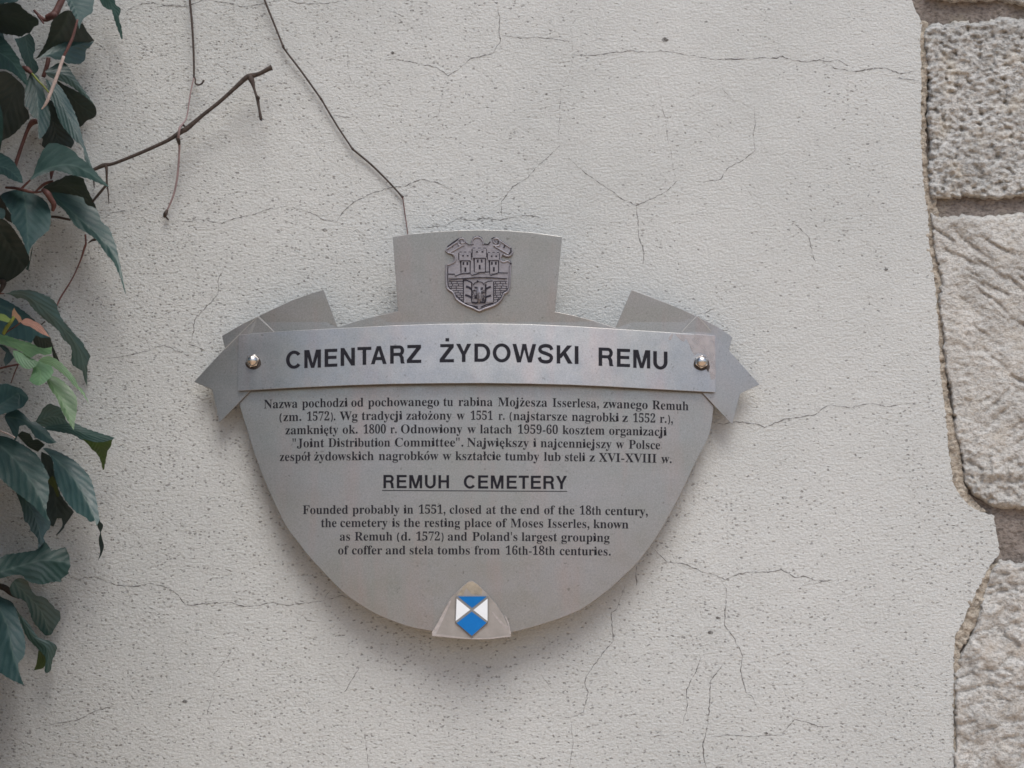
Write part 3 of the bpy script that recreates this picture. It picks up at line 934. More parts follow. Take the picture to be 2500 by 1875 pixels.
# ------------------------------------------------------------------ lettering
GLYPHS = {"0":[824,[[413,-15,330,-7,258,15,199,53,131,135,85,243,59,376,50,529,59,683,85,814,131,921,199,1001,258,1038,330,1060,414,1068,530,1051,622,1001,690,921,737,813,765,681,774,528,765,375,737,243,690,134,621,53,562,15,493,-7],[413,81,462,94,498,134,521,199,539,340,546,528,539,715,521,855,498,920,462,959,414,972,366,959,329,920,305,855,285,715,279,528,285,340,305,199,329,134,365,94]]],"1":[824,[[143,0,143,78,264,78,297,83,320,99,338,174,338,913,237,802,192,770,147,760,115,767,87,789,68,824,62,869,162,904,289,982,392,1059,558,1059,558,174,572,103,595,84,633,78,752,78,752,0]]],"2":[824,[[52,0,52,152,270,375,410,538,478,674,497,816,489,888,466,939,430,968,382,978,318,962,277,914,254,834,246,723,170,731,110,756,71,801,58,869,67,920,94,968,139,1009,202,1041,283,1061,382,1068,483,1061,567,1039,633,1002,681,953,710,893,720,823,701,723,640,617,524,483,339,302,192,162,535,162,578,169,614,189,641,221,658,264,670,310,757,310,749,0]]],"5":[824,[[361,-15,262,-8,184,11,127,41,88,77,66,119,59,164,67,209,91,240,129,259,177,265,192,183,243,115,285,95,339,88,429,110,466,139,496,183,514,244,521,324,508,421,468,489,405,529,320,543,227,535,156,516,88,543,136,1053,693,1053,701,785,617,785,605,835,586,876,537,891,230,891,206,618,277,633,369,640,475,631,567,605,643,561,700,500,735,421,746,324,738,236,712,164,671,105,620,60,496,3]]],"6":[824,[[432,-15,330,-1,240,39,167,107,112,204,78,331,66,487,73,605,92,715,124,813,170,899,228,969,301,1023,387,1057,487,1068,573,1062,639,1045,688,1019,722,985,741,947,748,906,738,863,708,825,654,799,571,791,563,879,534,952,508,974,473,981,419,970,373,936,335,880,294,757,274,591,353,629,478,646,561,637,633,610,692,566,737,505,764,430,773,341,763,242,735,157,687,84,620,29,535,-4],[437,83,487,97,526,141,551,216,559,326,550,429,523,501,480,542,423,556,338,533,274,485,287,302,322,178,356,125,394,93]]],"7":[824,[[243,0,636,892,248,892,204,884,176,859,162,817,153,743,65,743,72,1053,776,1053,776,981,369,0]]],"8":[824,[[403,-15,291,-5,201,24,131,68,83,126,54,194,44,268,59,355,104,424,173,481,261,532,183,587,125,649,90,719,78,799,86,867,111,930,154,985,218,1029,306,1058,420,1068,516,1060,594,1035,656,995,699,942,726,880,735,810,721,730,681,670,535,571,649,506,724,438,766,364,780,279,769,193,736,121,681,63,606,20,513,-6],[445,621,492,655,524,696,543,747,549,813,533,894,487,957,453,976,412,982,358,971,319,935,294,882,286,817,296,749,327,698],[410,69,478,82,530,121,564,180,575,254,563,320,524,374,458,423,360,473,277,391,252,334,243,263,255,185,289,123,342,83]]],"9":[824,[[335,-15,255,-9,193,10,147,37,117,72,93,152,111,206,165,236,191,175,227,124,277,90,342,78,427,105,490,185,531,319,550,506,466,434,409,413,341,406,261,414,192,440,133,484,88,544,61,619,52,711,62,811,92,897,142,969,209,1023,292,1057,389,1068,491,1055,580,1016,654,950,710,855,746,730,758,572,735,344,704,244,660,157,602,85,529,31,440,-3],[404,512,452,519,493,539,550,611,539,773,507,884,477,931,441,960,398,969,342,953,300,906,274,828,265,720,281,604,327,535]]],"C":[1028,[[563,-24,424,-7,302,44,200,124,122,229,74,357,58,501,74,645,123,771,201,875,305,955,429,1005,569,1022,679,1008,807,966,851,956,896,972,920,1022,959,1022,959,677,922,677,862,800,782,894,721,938,654,965,583,973,466,944,382,854,332,705,316,497,334,302,389,163,482,79,611,52,699,63,786,98,868,155,941,233,982,195,868,73,729,1]]],"D":[1088,[[44,0,44,38,102,46,138,65,156,101,162,164,162,822,155,894,133,936,94,956,32,963,32,1000,487,1000,650,986,784,942,890,870,967,771,1013,648,1028,500,995,281,896,125,732,31,501,0],[488,53,576,65,647,103,701,164,739,252,762,364,770,503,752,699,700,839,612,923,490,951,443,946,417,930,400,845,400,158,417,74,443,58]]],"F":[888,[[34,0,34,38,98,50,137,74,157,116,164,184,164,823,157,889,135,929,95,951,31,963,31,1000,864,1000,864,702,829,702,809,784,780,847,738,892,681,923,604,941,504,947,439,943,408,925,400,875,400,543,417,543,502,555,562,594,601,661,624,761,664,761,664,260,625,260,603,370,563,440,503,478,414,491,400,491,400,177,412,94,430,68,460,52,563,38,563,0]]],"I":[572,[[29,0,29,38,93,50,134,71,157,107,165,165,165,850,159,906,139,939,98,956,29,963,29,1000,537,1000,537,963,471,956,430,939,408,906,401,850,401,170,412,97,452,58,540,38,540,0]]],"J":[726,[[239,-143,172,-137,113,-118,63,-88,25,-49,1,-2,-7,50,0,98,24,133,58,156,97,164,140,157,174,136,196,103,204,60,186,-3,168,-43,184,-77,230,-88,276,-80,305,-55,324,47,324,805,313,898,296,926,268,945,174,963,174,1000,690,1000,690,963,608,946,584,929,570,902,560,805,560,195,540,47,480,-59,380,-122]]],"M":[1392,[[31,0,31,38,94,48,135,69,158,110,165,174,165,839,155,913,116,949,32,963,32,1000,406,1000,696,313,987,1000,1355,1000,1355,963,1296,952,1257,929,1237,890,1230,830,1230,187,1240,94,1277,51,1354,38,1354,0,869,0,869,38,950,55,988,97,999,183,999,876,633,0,593,0,232,854,232,176,239,106,263,65,305,45,372,38,372,0]]],"N":[1084,[[885,-24,235,768,235,173,241,107,260,68,300,47,366,38,366,0,40,0,40,38,119,51,156,91,167,173,167,853,80,951,40,963,40,1000,344,1000,858,370,858,829,848,909,810,948,727,963,727,1000,1053,1000,1053,963,989,954,951,933,933,893,926,827,926,-24]]],"O":[1153,[[572,-24,467,-14,370,16,283,64,207,127,145,204,99,294,70,393,60,500,70,607,99,706,145,795,208,872,285,936,374,984,474,1014,583,1024,688,1014,785,985,872,938,947,875,1009,799,1055,709,1085,609,1094,500,1085,393,1055,294,1008,204,945,127,869,64,779,16,680,-14],[581,27,691,56,770,145,818,293,833,500,826,643,802,761,763,853,711,920,647,960,571,973,460,944,382,855,334,707,319,500,326,358,350,240,389,147,442,80,506,40]]],"P":[917,[[34,0,34,38,98,48,137,69,157,110,164,177,164,832,157,892,136,931,98,953,35,963,35,1000,469,1000,631,992,737,966,805,927,855,873,888,807,898,729,888,651,857,583,805,527,734,485,642,460,531,451,400,451,400,177,406,110,426,69,466,48,531,38,531,0],[400,504,442,504,536,517,597,555,630,622,642,723,632,823,604,892,553,933,475,947,415,931,400,875]]],"R":[1038,[[34,0,34,38,98,48,137,69,157,110,164,177,164,832,157,892,136,931,98,953,35,963,35,1000,476,1000,611,993,722,971,807,935,867,884,904,817,916,735,891,626,816,545,692,491,948,111,993,56,1050,38,1055,38,1055,0,743,0,442,466,400,466,400,177,406,110,426,69,466,48,531,38,531,0],[400,513,447,513,546,527,614,567,654,637,667,737,647,854,589,924,493,947,444,942,417,928,400,847]]],"V":[940,[[466,-28,97,836,49,923,17,949,-31,963,-31,1000,463,1000,463,963,365,949,342,930,335,900,354,830,568,314,764,829,779,898,772,929,750,948,656,963,656,1000,971,1000,971,963,929,957,897,939,839,841,504,-28]]],"W":[1342,[[375,-24,71,863,33,938,6,956,-34,963,-34,1000,397,1000,397,963,329,948,313,930,308,901,324,819,490,336,661,774,628,876,610,919,587,943,503,963,503,1000,965,1000,965,963,908,957,874,937,863,904,876,848,1041,364,1187,811,1205,892,1199,925,1181,945,1105,963,1105,1000,1370,1000,1370,963,1333,950,1305,925,1263,833,979,-24,940,-24,693,678,417,-24]]],"X":[1034,[[25,0,25,38,87,50,144,86,198,146,425,457,171,848,104,934,72,956,35,963,31,963,31,1000,535,1000,535,963,503,963,455,957,427,940,417,912,442,853,581,636,706,820,745,909,734,938,700,956,643,963,643,1000,1006,1000,1006,963,999,963,937,954,884,928,783,820,617,581,907,125,958,60,1013,38,1019,38,1019,0,524,0,524,38,534,38,591,44,626,61,637,90,603,174,460,401,302,177,273,99,285,65,321,45,382,38,382,0]]],"a":[755,[[559,-22,497,-11,457,22,440,77,369,23,293,-9,209,-19,141,-8,88,25,55,76,44,139,55,200,87,253,139,299,261,360,437,417,437,529,430,583,410,620,375,642,324,649,271,644,239,628,229,602,249,563,270,507,263,471,241,443,209,425,170,419,129,426,98,446,79,478,72,519,81,568,108,611,151,648,208,676,277,693,355,699,490,685,578,642,614,596,636,536,643,462,643,137,647,87,668,75,704,91,723,60,672,15,618,-13],[332,74,382,90,437,139,437,372,338,333,279,270,260,184,268,123,292,86]]],"b":[792,[[94,-25,94,853,80,941,18,965,18,1000,304,1000,304,612,356,660,417,689,485,699,559,688,623,656,676,605,717,538,742,457,751,364,740,258,709,165,659,87,592,28,512,-10,422,-22,357,-13,293,15,230,62,117,-25],[401,31,448,39,484,65,509,108,531,208,538,351,531,469,507,551,466,599,404,615,341,592,317,565,304,531,304,150,315,84,347,44]]],"c":[645,[[342,-22,262,-11,190,24,129,78,83,149,53,234,43,329,54,430,88,520,141,595,210,652,292,688,383,701,478,689,549,655,594,603,609,538,603,501,585,473,556,454,519,448,470,460,441,494,431,550,432,574,434,596,427,627,406,646,372,652,302,625,260,545,246,412,260,270,301,167,342,121,391,93,448,84,524,103,596,158,625,133,545,47,450,-5]]],"d":[813,[[307,-22,234,-11,170,23,117,76,77,146,51,229,43,323,52,429,79,521,122,597,178,653,246,688,320,699,385,690,441,662,490,615,490,881,484,919,466,945,386,965,386,1000,701,1000,701,165,713,89,735,71,776,60,776,24,645,12,490,-22,490,86,442,26,381,-10],[376,62,410,69,443,91,471,124,490,167,490,531,478,565,453,592,382,617,341,609,309,586,286,549,265,461,258,336,264,215,285,128,321,79]]],"e":[661,[[338,-22,257,-11,186,23,126,77,81,150,52,240,43,345,53,442,83,528,130,599,191,653,264,688,345,699,424,690,491,662,546,615,588,552,613,473,621,381,621,364,257,364,278,214,339,123,438,93,494,104,546,136,593,189,625,159,546,59,450,-2],[255,422,442,422,442,472,424,608,397,641,354,652,299,629,266,561,255,447]]],"f":[469,[[32,0,32,35,87,48,109,77,115,161,115,608,35,608,35,681,115,681,115,776,123,848,147,908,186,956,270,1005,382,1021,465,1010,527,979,565,932,578,878,572,836,553,805,525,787,493,780,429,802,412,827,406,858,423,923,430,937,434,950,424,968,395,973,358,966,337,944,324,857,324,681,447,681,447,608,324,608,324,143,330,88,347,56,381,41,438,35,438,0]]],"g":[718,[[320,-308,195,-298,105,-267,49,-220,31,-164,44,-120,84,-84,150,-56,96,-21,63,19,52,66,62,118,93,162,146,203,224,242,127,296,68,370,49,466,58,531,87,588,133,634,192,670,264,692,345,699,430,691,512,668,696,668,696,588,588,588,627,521,640,447,632,386,606,332,566,287,513,254,450,233,378,226,344,227,311,229,247,207,228,184,221,156,231,129,261,113,310,108,385,108,569,88,626,64,664,28,686,-20,693,-81,683,-147,651,-202,598,-248,481,-293],[345,273,390,285,418,320,433,379,438,463,433,548,418,606,390,640,345,652,301,640,272,606,256,548,251,463,256,379,272,320,301,285],[353,-255,478,-243,553,-206,578,-145,570,-112,547,-91,450,-75,212,-75,174,-113,161,-159,173,-196,208,-227,267,-248]]],"h":[836,[[40,0,40,35,99,56,115,122,115,876,100,942,78,959,41,966,41,1000,324,1000,324,586,384,649,454,686,534,699,640,673,704,595,726,465,726,122,740,57,762,41,798,35,798,0,444,0,444,35,454,35,489,45,509,74,516,122,516,476,503,566,482,588,445,596,381,576,324,516,324,122,338,57,360,41,395,35,395,0]]],"i":[435,[[221,795,178,803,142,827,119,862,111,906,119,949,142,985,178,1010,221,1018,265,1010,300,985,324,949,332,906,324,862,299,827,264,803],[40,0,40,35,100,56,115,122,115,553,103,625,44,645,46,681,326,681,326,122,339,58,395,35,395,0]]],"j":[460,[[233,798,190,806,154,830,130,865,122,909,131,952,155,988,191,1013,233,1021,277,1013,313,988,337,952,345,909,337,866,313,830,277,806],[78,-308,-24,-288,-96,-232,-116,-194,-122,-153,-116,-116,-98,-88,-70,-70,-32,-63,32,-86,51,-111,58,-145,41,-192,24,-226,35,-249,68,-257,107,-247,128,-219,140,-118,140,549,122,625,95,640,49,646,49,681,350,681,350,-47,342,-127,318,-192,278,-243,224,-279,157,-301]]],"k":[788,[[38,0,38,35,100,57,115,122,115,873,103,943,83,958,44,965,46,1000,324,1000,324,370,499,544,526,579,535,611,516,636,459,645,451,645,451,681,758,681,758,645,677,624,603,571,488,459,760,75,790,45,826,35,826,0,463,0,463,35,476,35,513,44,525,69,509,108,357,323,324,295,324,122,338,58,395,35,395,0]]],"l":[438,[[40,0,40,35,100,56,115,122,115,873,103,942,83,958,44,965,44,1000,326,1000,326,122,339,58,395,35,395,0]]],"m":[1217,[[40,0,40,35,99,56,115,122,115,556,100,623,78,640,41,646,41,681,322,681,322,581,381,647,447,686,521,699,608,685,669,643,704,574,765,643,837,685,917,699,1022,673,1085,595,1106,465,1106,122,1120,57,1141,41,1177,35,1177,0,829,0,829,35,864,42,885,58,900,122,900,476,886,566,865,588,829,596,767,577,712,521,712,122,726,58,747,42,782,35,782,0,438,0,438,35,473,42,494,58,509,122,509,476,496,566,475,588,438,596,374,576,322,516,322,122,335,58,355,43,389,35,389,0]]],"n":[836,[[40,0,40,35,99,56,115,122,115,556,100,623,78,640,41,646,41,681,324,681,324,587,384,649,454,687,534,699,640,673,704,595,726,465,726,122,740,57,762,41,798,35,798,0,444,0,444,35,454,35,489,45,509,74,516,122,516,476,503,566,482,588,445,596,381,576,324,516,324,122,338,57,360,41,395,35,395,0]]],"o":[739,[[370,-22,279,-10,198,25,132,81,83,154,52,241,41,338,52,437,83,524,132,597,198,653,278,688,369,699,459,688,538,653,604,599,654,527,686,439,696,338,686,238,654,150,604,78,539,24,460,-11],[370,25,423,40,459,86,477,178,482,338,476,499,456,594,421,641,370,656,316,641,282,594,263,499,257,339,263,179,282,86,317,40]]],"p":[816,[[38,-305,38,-271,88,-257,111,-221,115,-140,115,534,102,622,43,647,43,681,314,681,314,577,365,646,429,687,506,701,579,689,643,655,696,601,735,530,760,446,768,351,760,249,735,159,694,83,639,26,574,-10,499,-22,431,-12,373,19,324,71,324,-127,333,-217,367,-258,434,-270,434,-305],[429,62,487,79,525,130,547,218,555,339,548,458,529,544,509,581,478,603,437,611,394,600,357,569,324,516,324,150,351,101,386,72]]],"r":[631,[[40,0,40,35,100,56,115,122,115,553,102,626,44,645,46,681,320,681,320,553,362,616,411,662,462,690,512,699,566,691,605,667,628,631,636,584,629,545,611,515,581,495,544,488,487,507,454,549,414,571,384,561,355,530,334,483,327,422,327,122,333,81,349,55,434,35,434,0]]],"s":[633,[[332,-22,267,-14,190,13,161,19,131,10,112,-19,78,-19,78,232,117,232,145,149,190,86,246,46,308,32,357,39,392,58,414,89,422,128,402,185,342,230,235,285,167,326,119,372,91,424,81,484,96,569,142,639,215,685,310,701,364,694,437,676,453,672,468,670,490,677,506,701,535,701,535,487,501,487,472,557,431,608,382,640,327,650,286,645,255,628,236,602,230,569,253,510,322,465,420,416,485,377,530,333,556,278,565,208,549,113,501,40,426,-7]]],"t":[501,[[271,-21,195,-10,145,23,116,78,106,156,106,612,44,612,44,658,193,810,283,931,317,931,317,681,456,681,456,612,317,612,317,180,328,111,344,94,369,88,416,107,453,164,488,145,434,53,362,-2]]],"u":[823,[[288,-22,201,-7,143,38,111,111,100,212,100,544,86,620,64,639,25,646,25,681,311,681,311,162,331,101,355,84,388,78,450,95,501,145,501,544,485,622,460,639,416,646,416,681,711,681,711,153,727,86,791,65,791,28,658,15,501,-22,501,88,460,42,409,7,350,-15]]],"w":[954,[[268,-22,37,581,13,625,-24,645,-24,681,304,681,304,645,263,635,251,606,254,583,263,555,366,279,463,516,441,584,417,633,369,647,369,681,709,681,709,645,664,633,649,606,650,591,653,575,737,310,839,562,850,605,834,634,782,647,782,681,978,681,978,647,933,625,904,566,668,-22,634,-22,490,432,307,-22]]],"y":[659,[[115,-308,64,-300,22,-274,-6,-235,-15,-184,-8,-148,10,-117,40,-94,78,-87,140,-108,158,-134,164,-167,163,-178,162,-192,169,-211,189,-217,217,-203,251,-162,284,-97,308,-10,80,550,54,604,34,631,-7,645,-10,645,-10,681,355,681,355,645,298,636,282,603,285,586,292,563,407,261,506,529,518,571,522,602,504,636,445,645,445,681,658,681,658,645,630,638,608,617,569,532,355,-53,284,-210,248,-257,209,-287]]],"z":[643,[[28,0,28,31,369,631,282,631,210,623,159,597,122,549,96,475,58,475,69,681,603,681,603,639,276,55,335,55,425,65,489,96,535,152,571,236,606,236,588,0]]]}


def arc(cx, cy, rx, ry, a0, a1, n=22):
    return [(cx + rx * math.cos(math.radians(a0 + (a1 - a0) * i / n)), cy + ry * math.sin(math.radians(a0 + (a1 - a0) * i / n))) for i in range(n + 1)]


def ringseg(cx, cy, rx, ry, tx, ty, a0, a1, n=22):
    o = arc(cx, cy, rx, ry, a0, a1, n)
    i = arc(cx, cy, rx - tx, ry - ty, a0, a1, n)
    return [[o[q], o[q + 1], i[q + 1], i[q]] for q in range(n)]


def rect(x0, y0, x1, y1):
    return [(x0, y0), (x1, y0), (x1, y1), (x0, y1)]


def grotesque(ch, w, h, t, s):
    """bold grotesque capital as shapes in a box w x h (y up), t = upright stroke, s = level stroke"""
    if ch == 'E':
        return [rect(0, 0, t, h), rect(t, 0, w, s), rect(t, h - s, w, h), rect(t, h * 0.525 - s / 2, w * 0.94, h * 0.525 + s / 2)]
    if ch == 'I':
        return [rect(0, 0, w, h)]
    if ch == 'H':
        return [rect(0, 0, t, h), rect(w - t, 0, w, h), rect(t, h * 0.53 - s / 2, w - t, h * 0.53 + s / 2)]
    if ch == 'T':
        return [rect(0, h - s, w, h), rect(w / 2 - t / 2, 0, w / 2 + t / 2, h - s)]
    if ch == 'N':
        return [rect(0, 0, t, h), rect(w - t, 0, w, h), [(t, h), (t * 0.95, h), (t * 0.95, h - h * 0.34), (w - t, 0), (w - t, h * 0.34), (t * 1.02, h)][1:]]
    if ch == 'M':
        q = t * 0.92
        return [rect(0, 0, q, h), rect(w - q, 0, w, h), [(q, h), (q, h * 0.60), (w / 2 - q * 0.48, 0), (w / 2, 0), (w / 2, h * 0.27), (q * 1.5, h)],
                [(w - q, h), (w - q * 1.5, h), (w / 2, h * 0.27), (w / 2, 0), (w / 2 + q * 0.48, 0), (w - q, h * 0.60)]]
    if ch == 'Z':
        return [rect(0, 0, w, s), rect(w * 0.04, h - s, w * 0.985, h), [(0, s), (t * 1.35, s), (w * 0.985, h - s), (w * 0.985 - t * 1.35, h - s)]]
    if ch == 'A':
        return [[(0, 0), (t * 1.05, 0), (w / 2 + t * 0.05, h * 0.80), (w / 2 + t * 0.55, h), (w / 2 - t * 0.55, h)],
                [(w, 0), (w / 2 + t * 0.55, h), (w / 2 - t * 0.05, h * 0.80), (w - t * 1.05, 0)],
                [(w * 0.23, h * 0.22), (w * 0.77, h * 0.22), (w * 0.71, h * 0.22 + s), (w * 0.29, h * 0.22 + s)]]
    if ch == 'Y':
        return [rect(w / 2 - t / 2, 0, w / 2 + t / 2, h * 0.40), [(0, h), (t * 1.15, h), (w / 2 + t * 0.08, h * 0.55), (w / 2 + t / 2, h * 0.40), (w / 2 - t / 2, h * 0.40)],
                [(w, h), (w / 2 + t / 2, h * 0.40), (w / 2 - t * 0.08, h * 0.55), (w - t * 1.15, h)]]
    if ch == 'W':
        a, b = w * 0.27, w * 0.73
        q = t * 0.53
        return [[(0, h), (t * 1.02, h), (a + q * 0.55, h * 0.30), (a + q, 0), (a - q, 0)], [(w, h), (b + q, 0), (b - q, 0), (b - q * 0.55, h * 0.30), (w - t * 1.02, h)],
                [(w / 2 - q, h), (w / 2, h), (w / 2, h * 0.70), (a + q, 0), (a + q * 0.55, h * 0.30)], [(w / 2, h), (w / 2 + q, h), (b - q * 0.55, h * 0.30), (b - q, 0), (w / 2, h * 0.70)]]
    if ch == 'K':
        return [rect(0, 0, t, h), [(t, h * 0.30), (t * 1.2, h * 0.28), (w * 0.97, h), (w * 0.97 - t * 1.35, h), (t, h * 0.53)],
                [(w * 0.40, h * 0.48), (w - t * 1.3, 0), (w, 0), (w * 0.56, h * 0.66)]]
    if ch == 'C':
        return ringseg(w / 2 * 1.02, h / 2, w / 2 * 1.04, h / 2 * 1.03, t, s, 38, 322, 30)
    if ch == 'O':
        return ringseg(w / 2, h / 2, w / 2, h / 2 * 1.03, t, s, 0, 360, 36)
    if ch == 'D':
        rx = w * 0.56
        return [rect(0, 0, t, h), rect(t, 0, w - rx, s), rect(t, h - s, w - rx, h)] + ringseg(w - rx, h / 2, rx, h / 2, t, s, -90, 90, 22)
    if ch == 'U':
        ry = h * 0.40
        return [rect(0, ry, t, h), rect(w - t, ry, w, h)] + ringseg(w / 2, ry, w / 2, ry * 1.03, t, s, 180, 360, 22)
    if ch == 'R':
        yb = h * 0.42
        ry = (h - yb) / 2 + s * 0.0
        rx = w * 0.33
        cx = w * 0.95 - rx
        return [rect(0, 0, t, h), rect(t, h - s, cx, h), rect(t, yb, cx, yb + s)] + ringseg(cx, (h + yb) / 2, rx, ry, t * 0.95, s, -90, 90, 18) + \
            [[(w * 0.52, yb + s * 0.2), (w * 0.80, yb + s * 0.5), (w * 0.92, h * 0.34), (w * 0.94, h * 0.10), (w, 0), (w - t * 1.12, 0), (w * 0.945 - t, h * 0.10), (w * 0.925 - t, h * 0.30), (w * 0.60, yb)]]
    if ch == 'S':
        cl = spline([(w * 0.91, h * 0.72), (w * 0.80, h * 0.885), (w * 0.50, h * 0.945), (w * 0.20, h * 0.87), (w * 0.125, h * 0.72), (w * 0.24, h * 0.595), (w * 0.55, h * 0.505), (w * 0.82, h * 0.40), (w * 0.885, h * 0.265), (w * 0.78, h * 0.11), (w * 0.50, h * 0.055), (w * 0.19, h * 0.12), (w * 0.08, h * 0.30)], 5)
        out = []
        tt = (t + s) / 2 * 1.02
        for i in range(len(cl) - 1):
            def nrm(q):
                p, r_ = cl[max(q - 1, 0)], cl[min(q + 1, len(cl) - 1)]
                dx, dy = r_[0] - p[0], r_[1] - p[1]
                l = math.hypot(dx, dy) or 1
                return -dy / l * tt / 2, dx / l * tt / 2
            n0, n1 = nrm(i), nrm(i + 1)
            out.append([(cl[i][0] + n0[0], cl[i][1] + n0[1]), (cl[i + 1][0] + n1[0], cl[i + 1][1] + n1[1]), (cl[i + 1][0] - n1[0], cl[i + 1][1] - n1[1]), (cl[i][0] - n0[0], cl[i][1] - n0[1])])
        return out
    raise ValueError(ch)


# heading on the strip: letter, left, right, baseline, top (photograph pixels)
T1 = lambda x, y: (680 + x / 4.424, 820 + y / 4.424)
T2 = lambda x, y: (1150 + x / 4.424, 820 + y / 4.424)
TITLE = [(T1, 'C', 82, 250, 352, 162), (T1, 'M', 278, 458, 345, 150), (T1, 'E', 497, 635, 334, 140), (T1, 'N', 670, 825, 322, 129), (T1, 'T', 852, 1003, 312, 119),
         (T1, 'A', 997, 1168, 304, 110), (T1, 'R', 1205, 1365, 298, 103), (T1, 'Z', 1385, 1542, 292, 97), (T1, 'Z', 1740, 1895, 285, 88), (T1, 'Y', 1918, 2082, 281, 85),
         (T2, 'D', 36, 208, 279, 83), (T2, 'O', 234, 428, 282, 84), (T2, 'W', 448, 704, 286, 87), (T2, 'S', 724, 887, 291, 94), (T2, 'K', 925, 1097, 298, 102),
         (T2, 'I', 1120, 1161, 304, 110), (T2, 'R', 1378, 1540, 325, 127), (T2, 'E', 1576, 1718, 335, 139), (T2, 'M', 1752, 1936, 348, 152), (T2, 'U', 1968, 2122, 361, 167)]


def slope_at(x):      # fall of the heading's base line along the strip
    return (x - 1170) * 0.000096 * 1.0


pms = [PM(), PM(), PM()]
zc = 0
for wi, (T, ch, a, b, base, top) in enumerate(TITLE):
    pm = pms[0 if wi < 8 else 1 if wi < 16 else 2]
    (x0, y0), (x1, _), (_, yt) = T(a, base), T(b, base), T(a, top)
    w, h = x1 - x0, y0 - yt
    sl = slope_at((x0 + x1) / 2)
    for poly in grotesque(ch, w, h, 8.9, 7.6):
        zc += 1
        z = 0.00030 + 0.00001 * (zc % 12)
        pm.poly([(x0 + u, y0 + sl * (u - w / 2) - v) for u, v in poly], lambda x, y, z=z: dS(x, y) + z)
d0, d1 = T1(1803, 60), T1(1843, 24)
pms[1].poly([(d0[0], d0[1]), (d1[0], d0[1]), (d1[0], d1[1]), (d0[0], d1[1])], lambda x, y: dS(x, y) + 0.0003)
for pm, wd in zip(pms, ('CMENTARZ', 'ŻYDOWSKI', 'REMU')):
    o = pm.build('heading_word', M['ink'], strip)
    o['label'] = 'bold black word ' + wd

E1 = lambda x, y: (720 + x / 4.916, 1140 + y / 4.916)
E2 = lambda x, y: (1150 + x / 4.916, 1140 + y / 4.916)
SUB = [(E1, 'R', 1062, 1192, 255), (E1, 'E', 1222, 1341, 255), (E1, 'M', 1372, 1527, 256), (E1, 'U', 1560, 1690, 256), (E1, 'H', 1722, 1850, 257), (E1, 'C', 2028, 2172, 258),
       (E2, 'E', 85, 206, 260), (E2, 'M', 237, 390, 261), (E2, 'E', 428, 549, 262), (E2, 'T', 571, 694, 263), (E2, 'E', 718, 839, 264), (E2, 'R', 868, 1001, 265), (E2, 'Y', 1020, 1152, 266)]
pm = PM()
for T, ch, a, b, base in SUB:
    (x0, y0), (x1, _) = T(a, base), T(b, base)
    w, h = x1 - x0, 32.4
    for poly in grotesque(ch, w, h, 6.5, 5.5):
        zc += 1
        z = 0.00030 + 0.00001 * (zc % 12)
        pm.poly([(x0 + u, y0 - v) for u, v in poly], lambda x, y, z=z: dB(x, y) + z)
u0, u1 = E1(1045, 282), E2(1155, 293)
pm.ribbon([(u0[0] + (u1[0] - u0[0]) * q / 24, u0[1] + (u1[1] - u0[1]) * q / 24) for q in range(25)], 1.9, lambda x, y: dB(x, y) + 0.0003)
o = pm.build('subheading_lettering', M['ink'], sign)
o['label'] = 'black underlined REMUH CEMETERY'

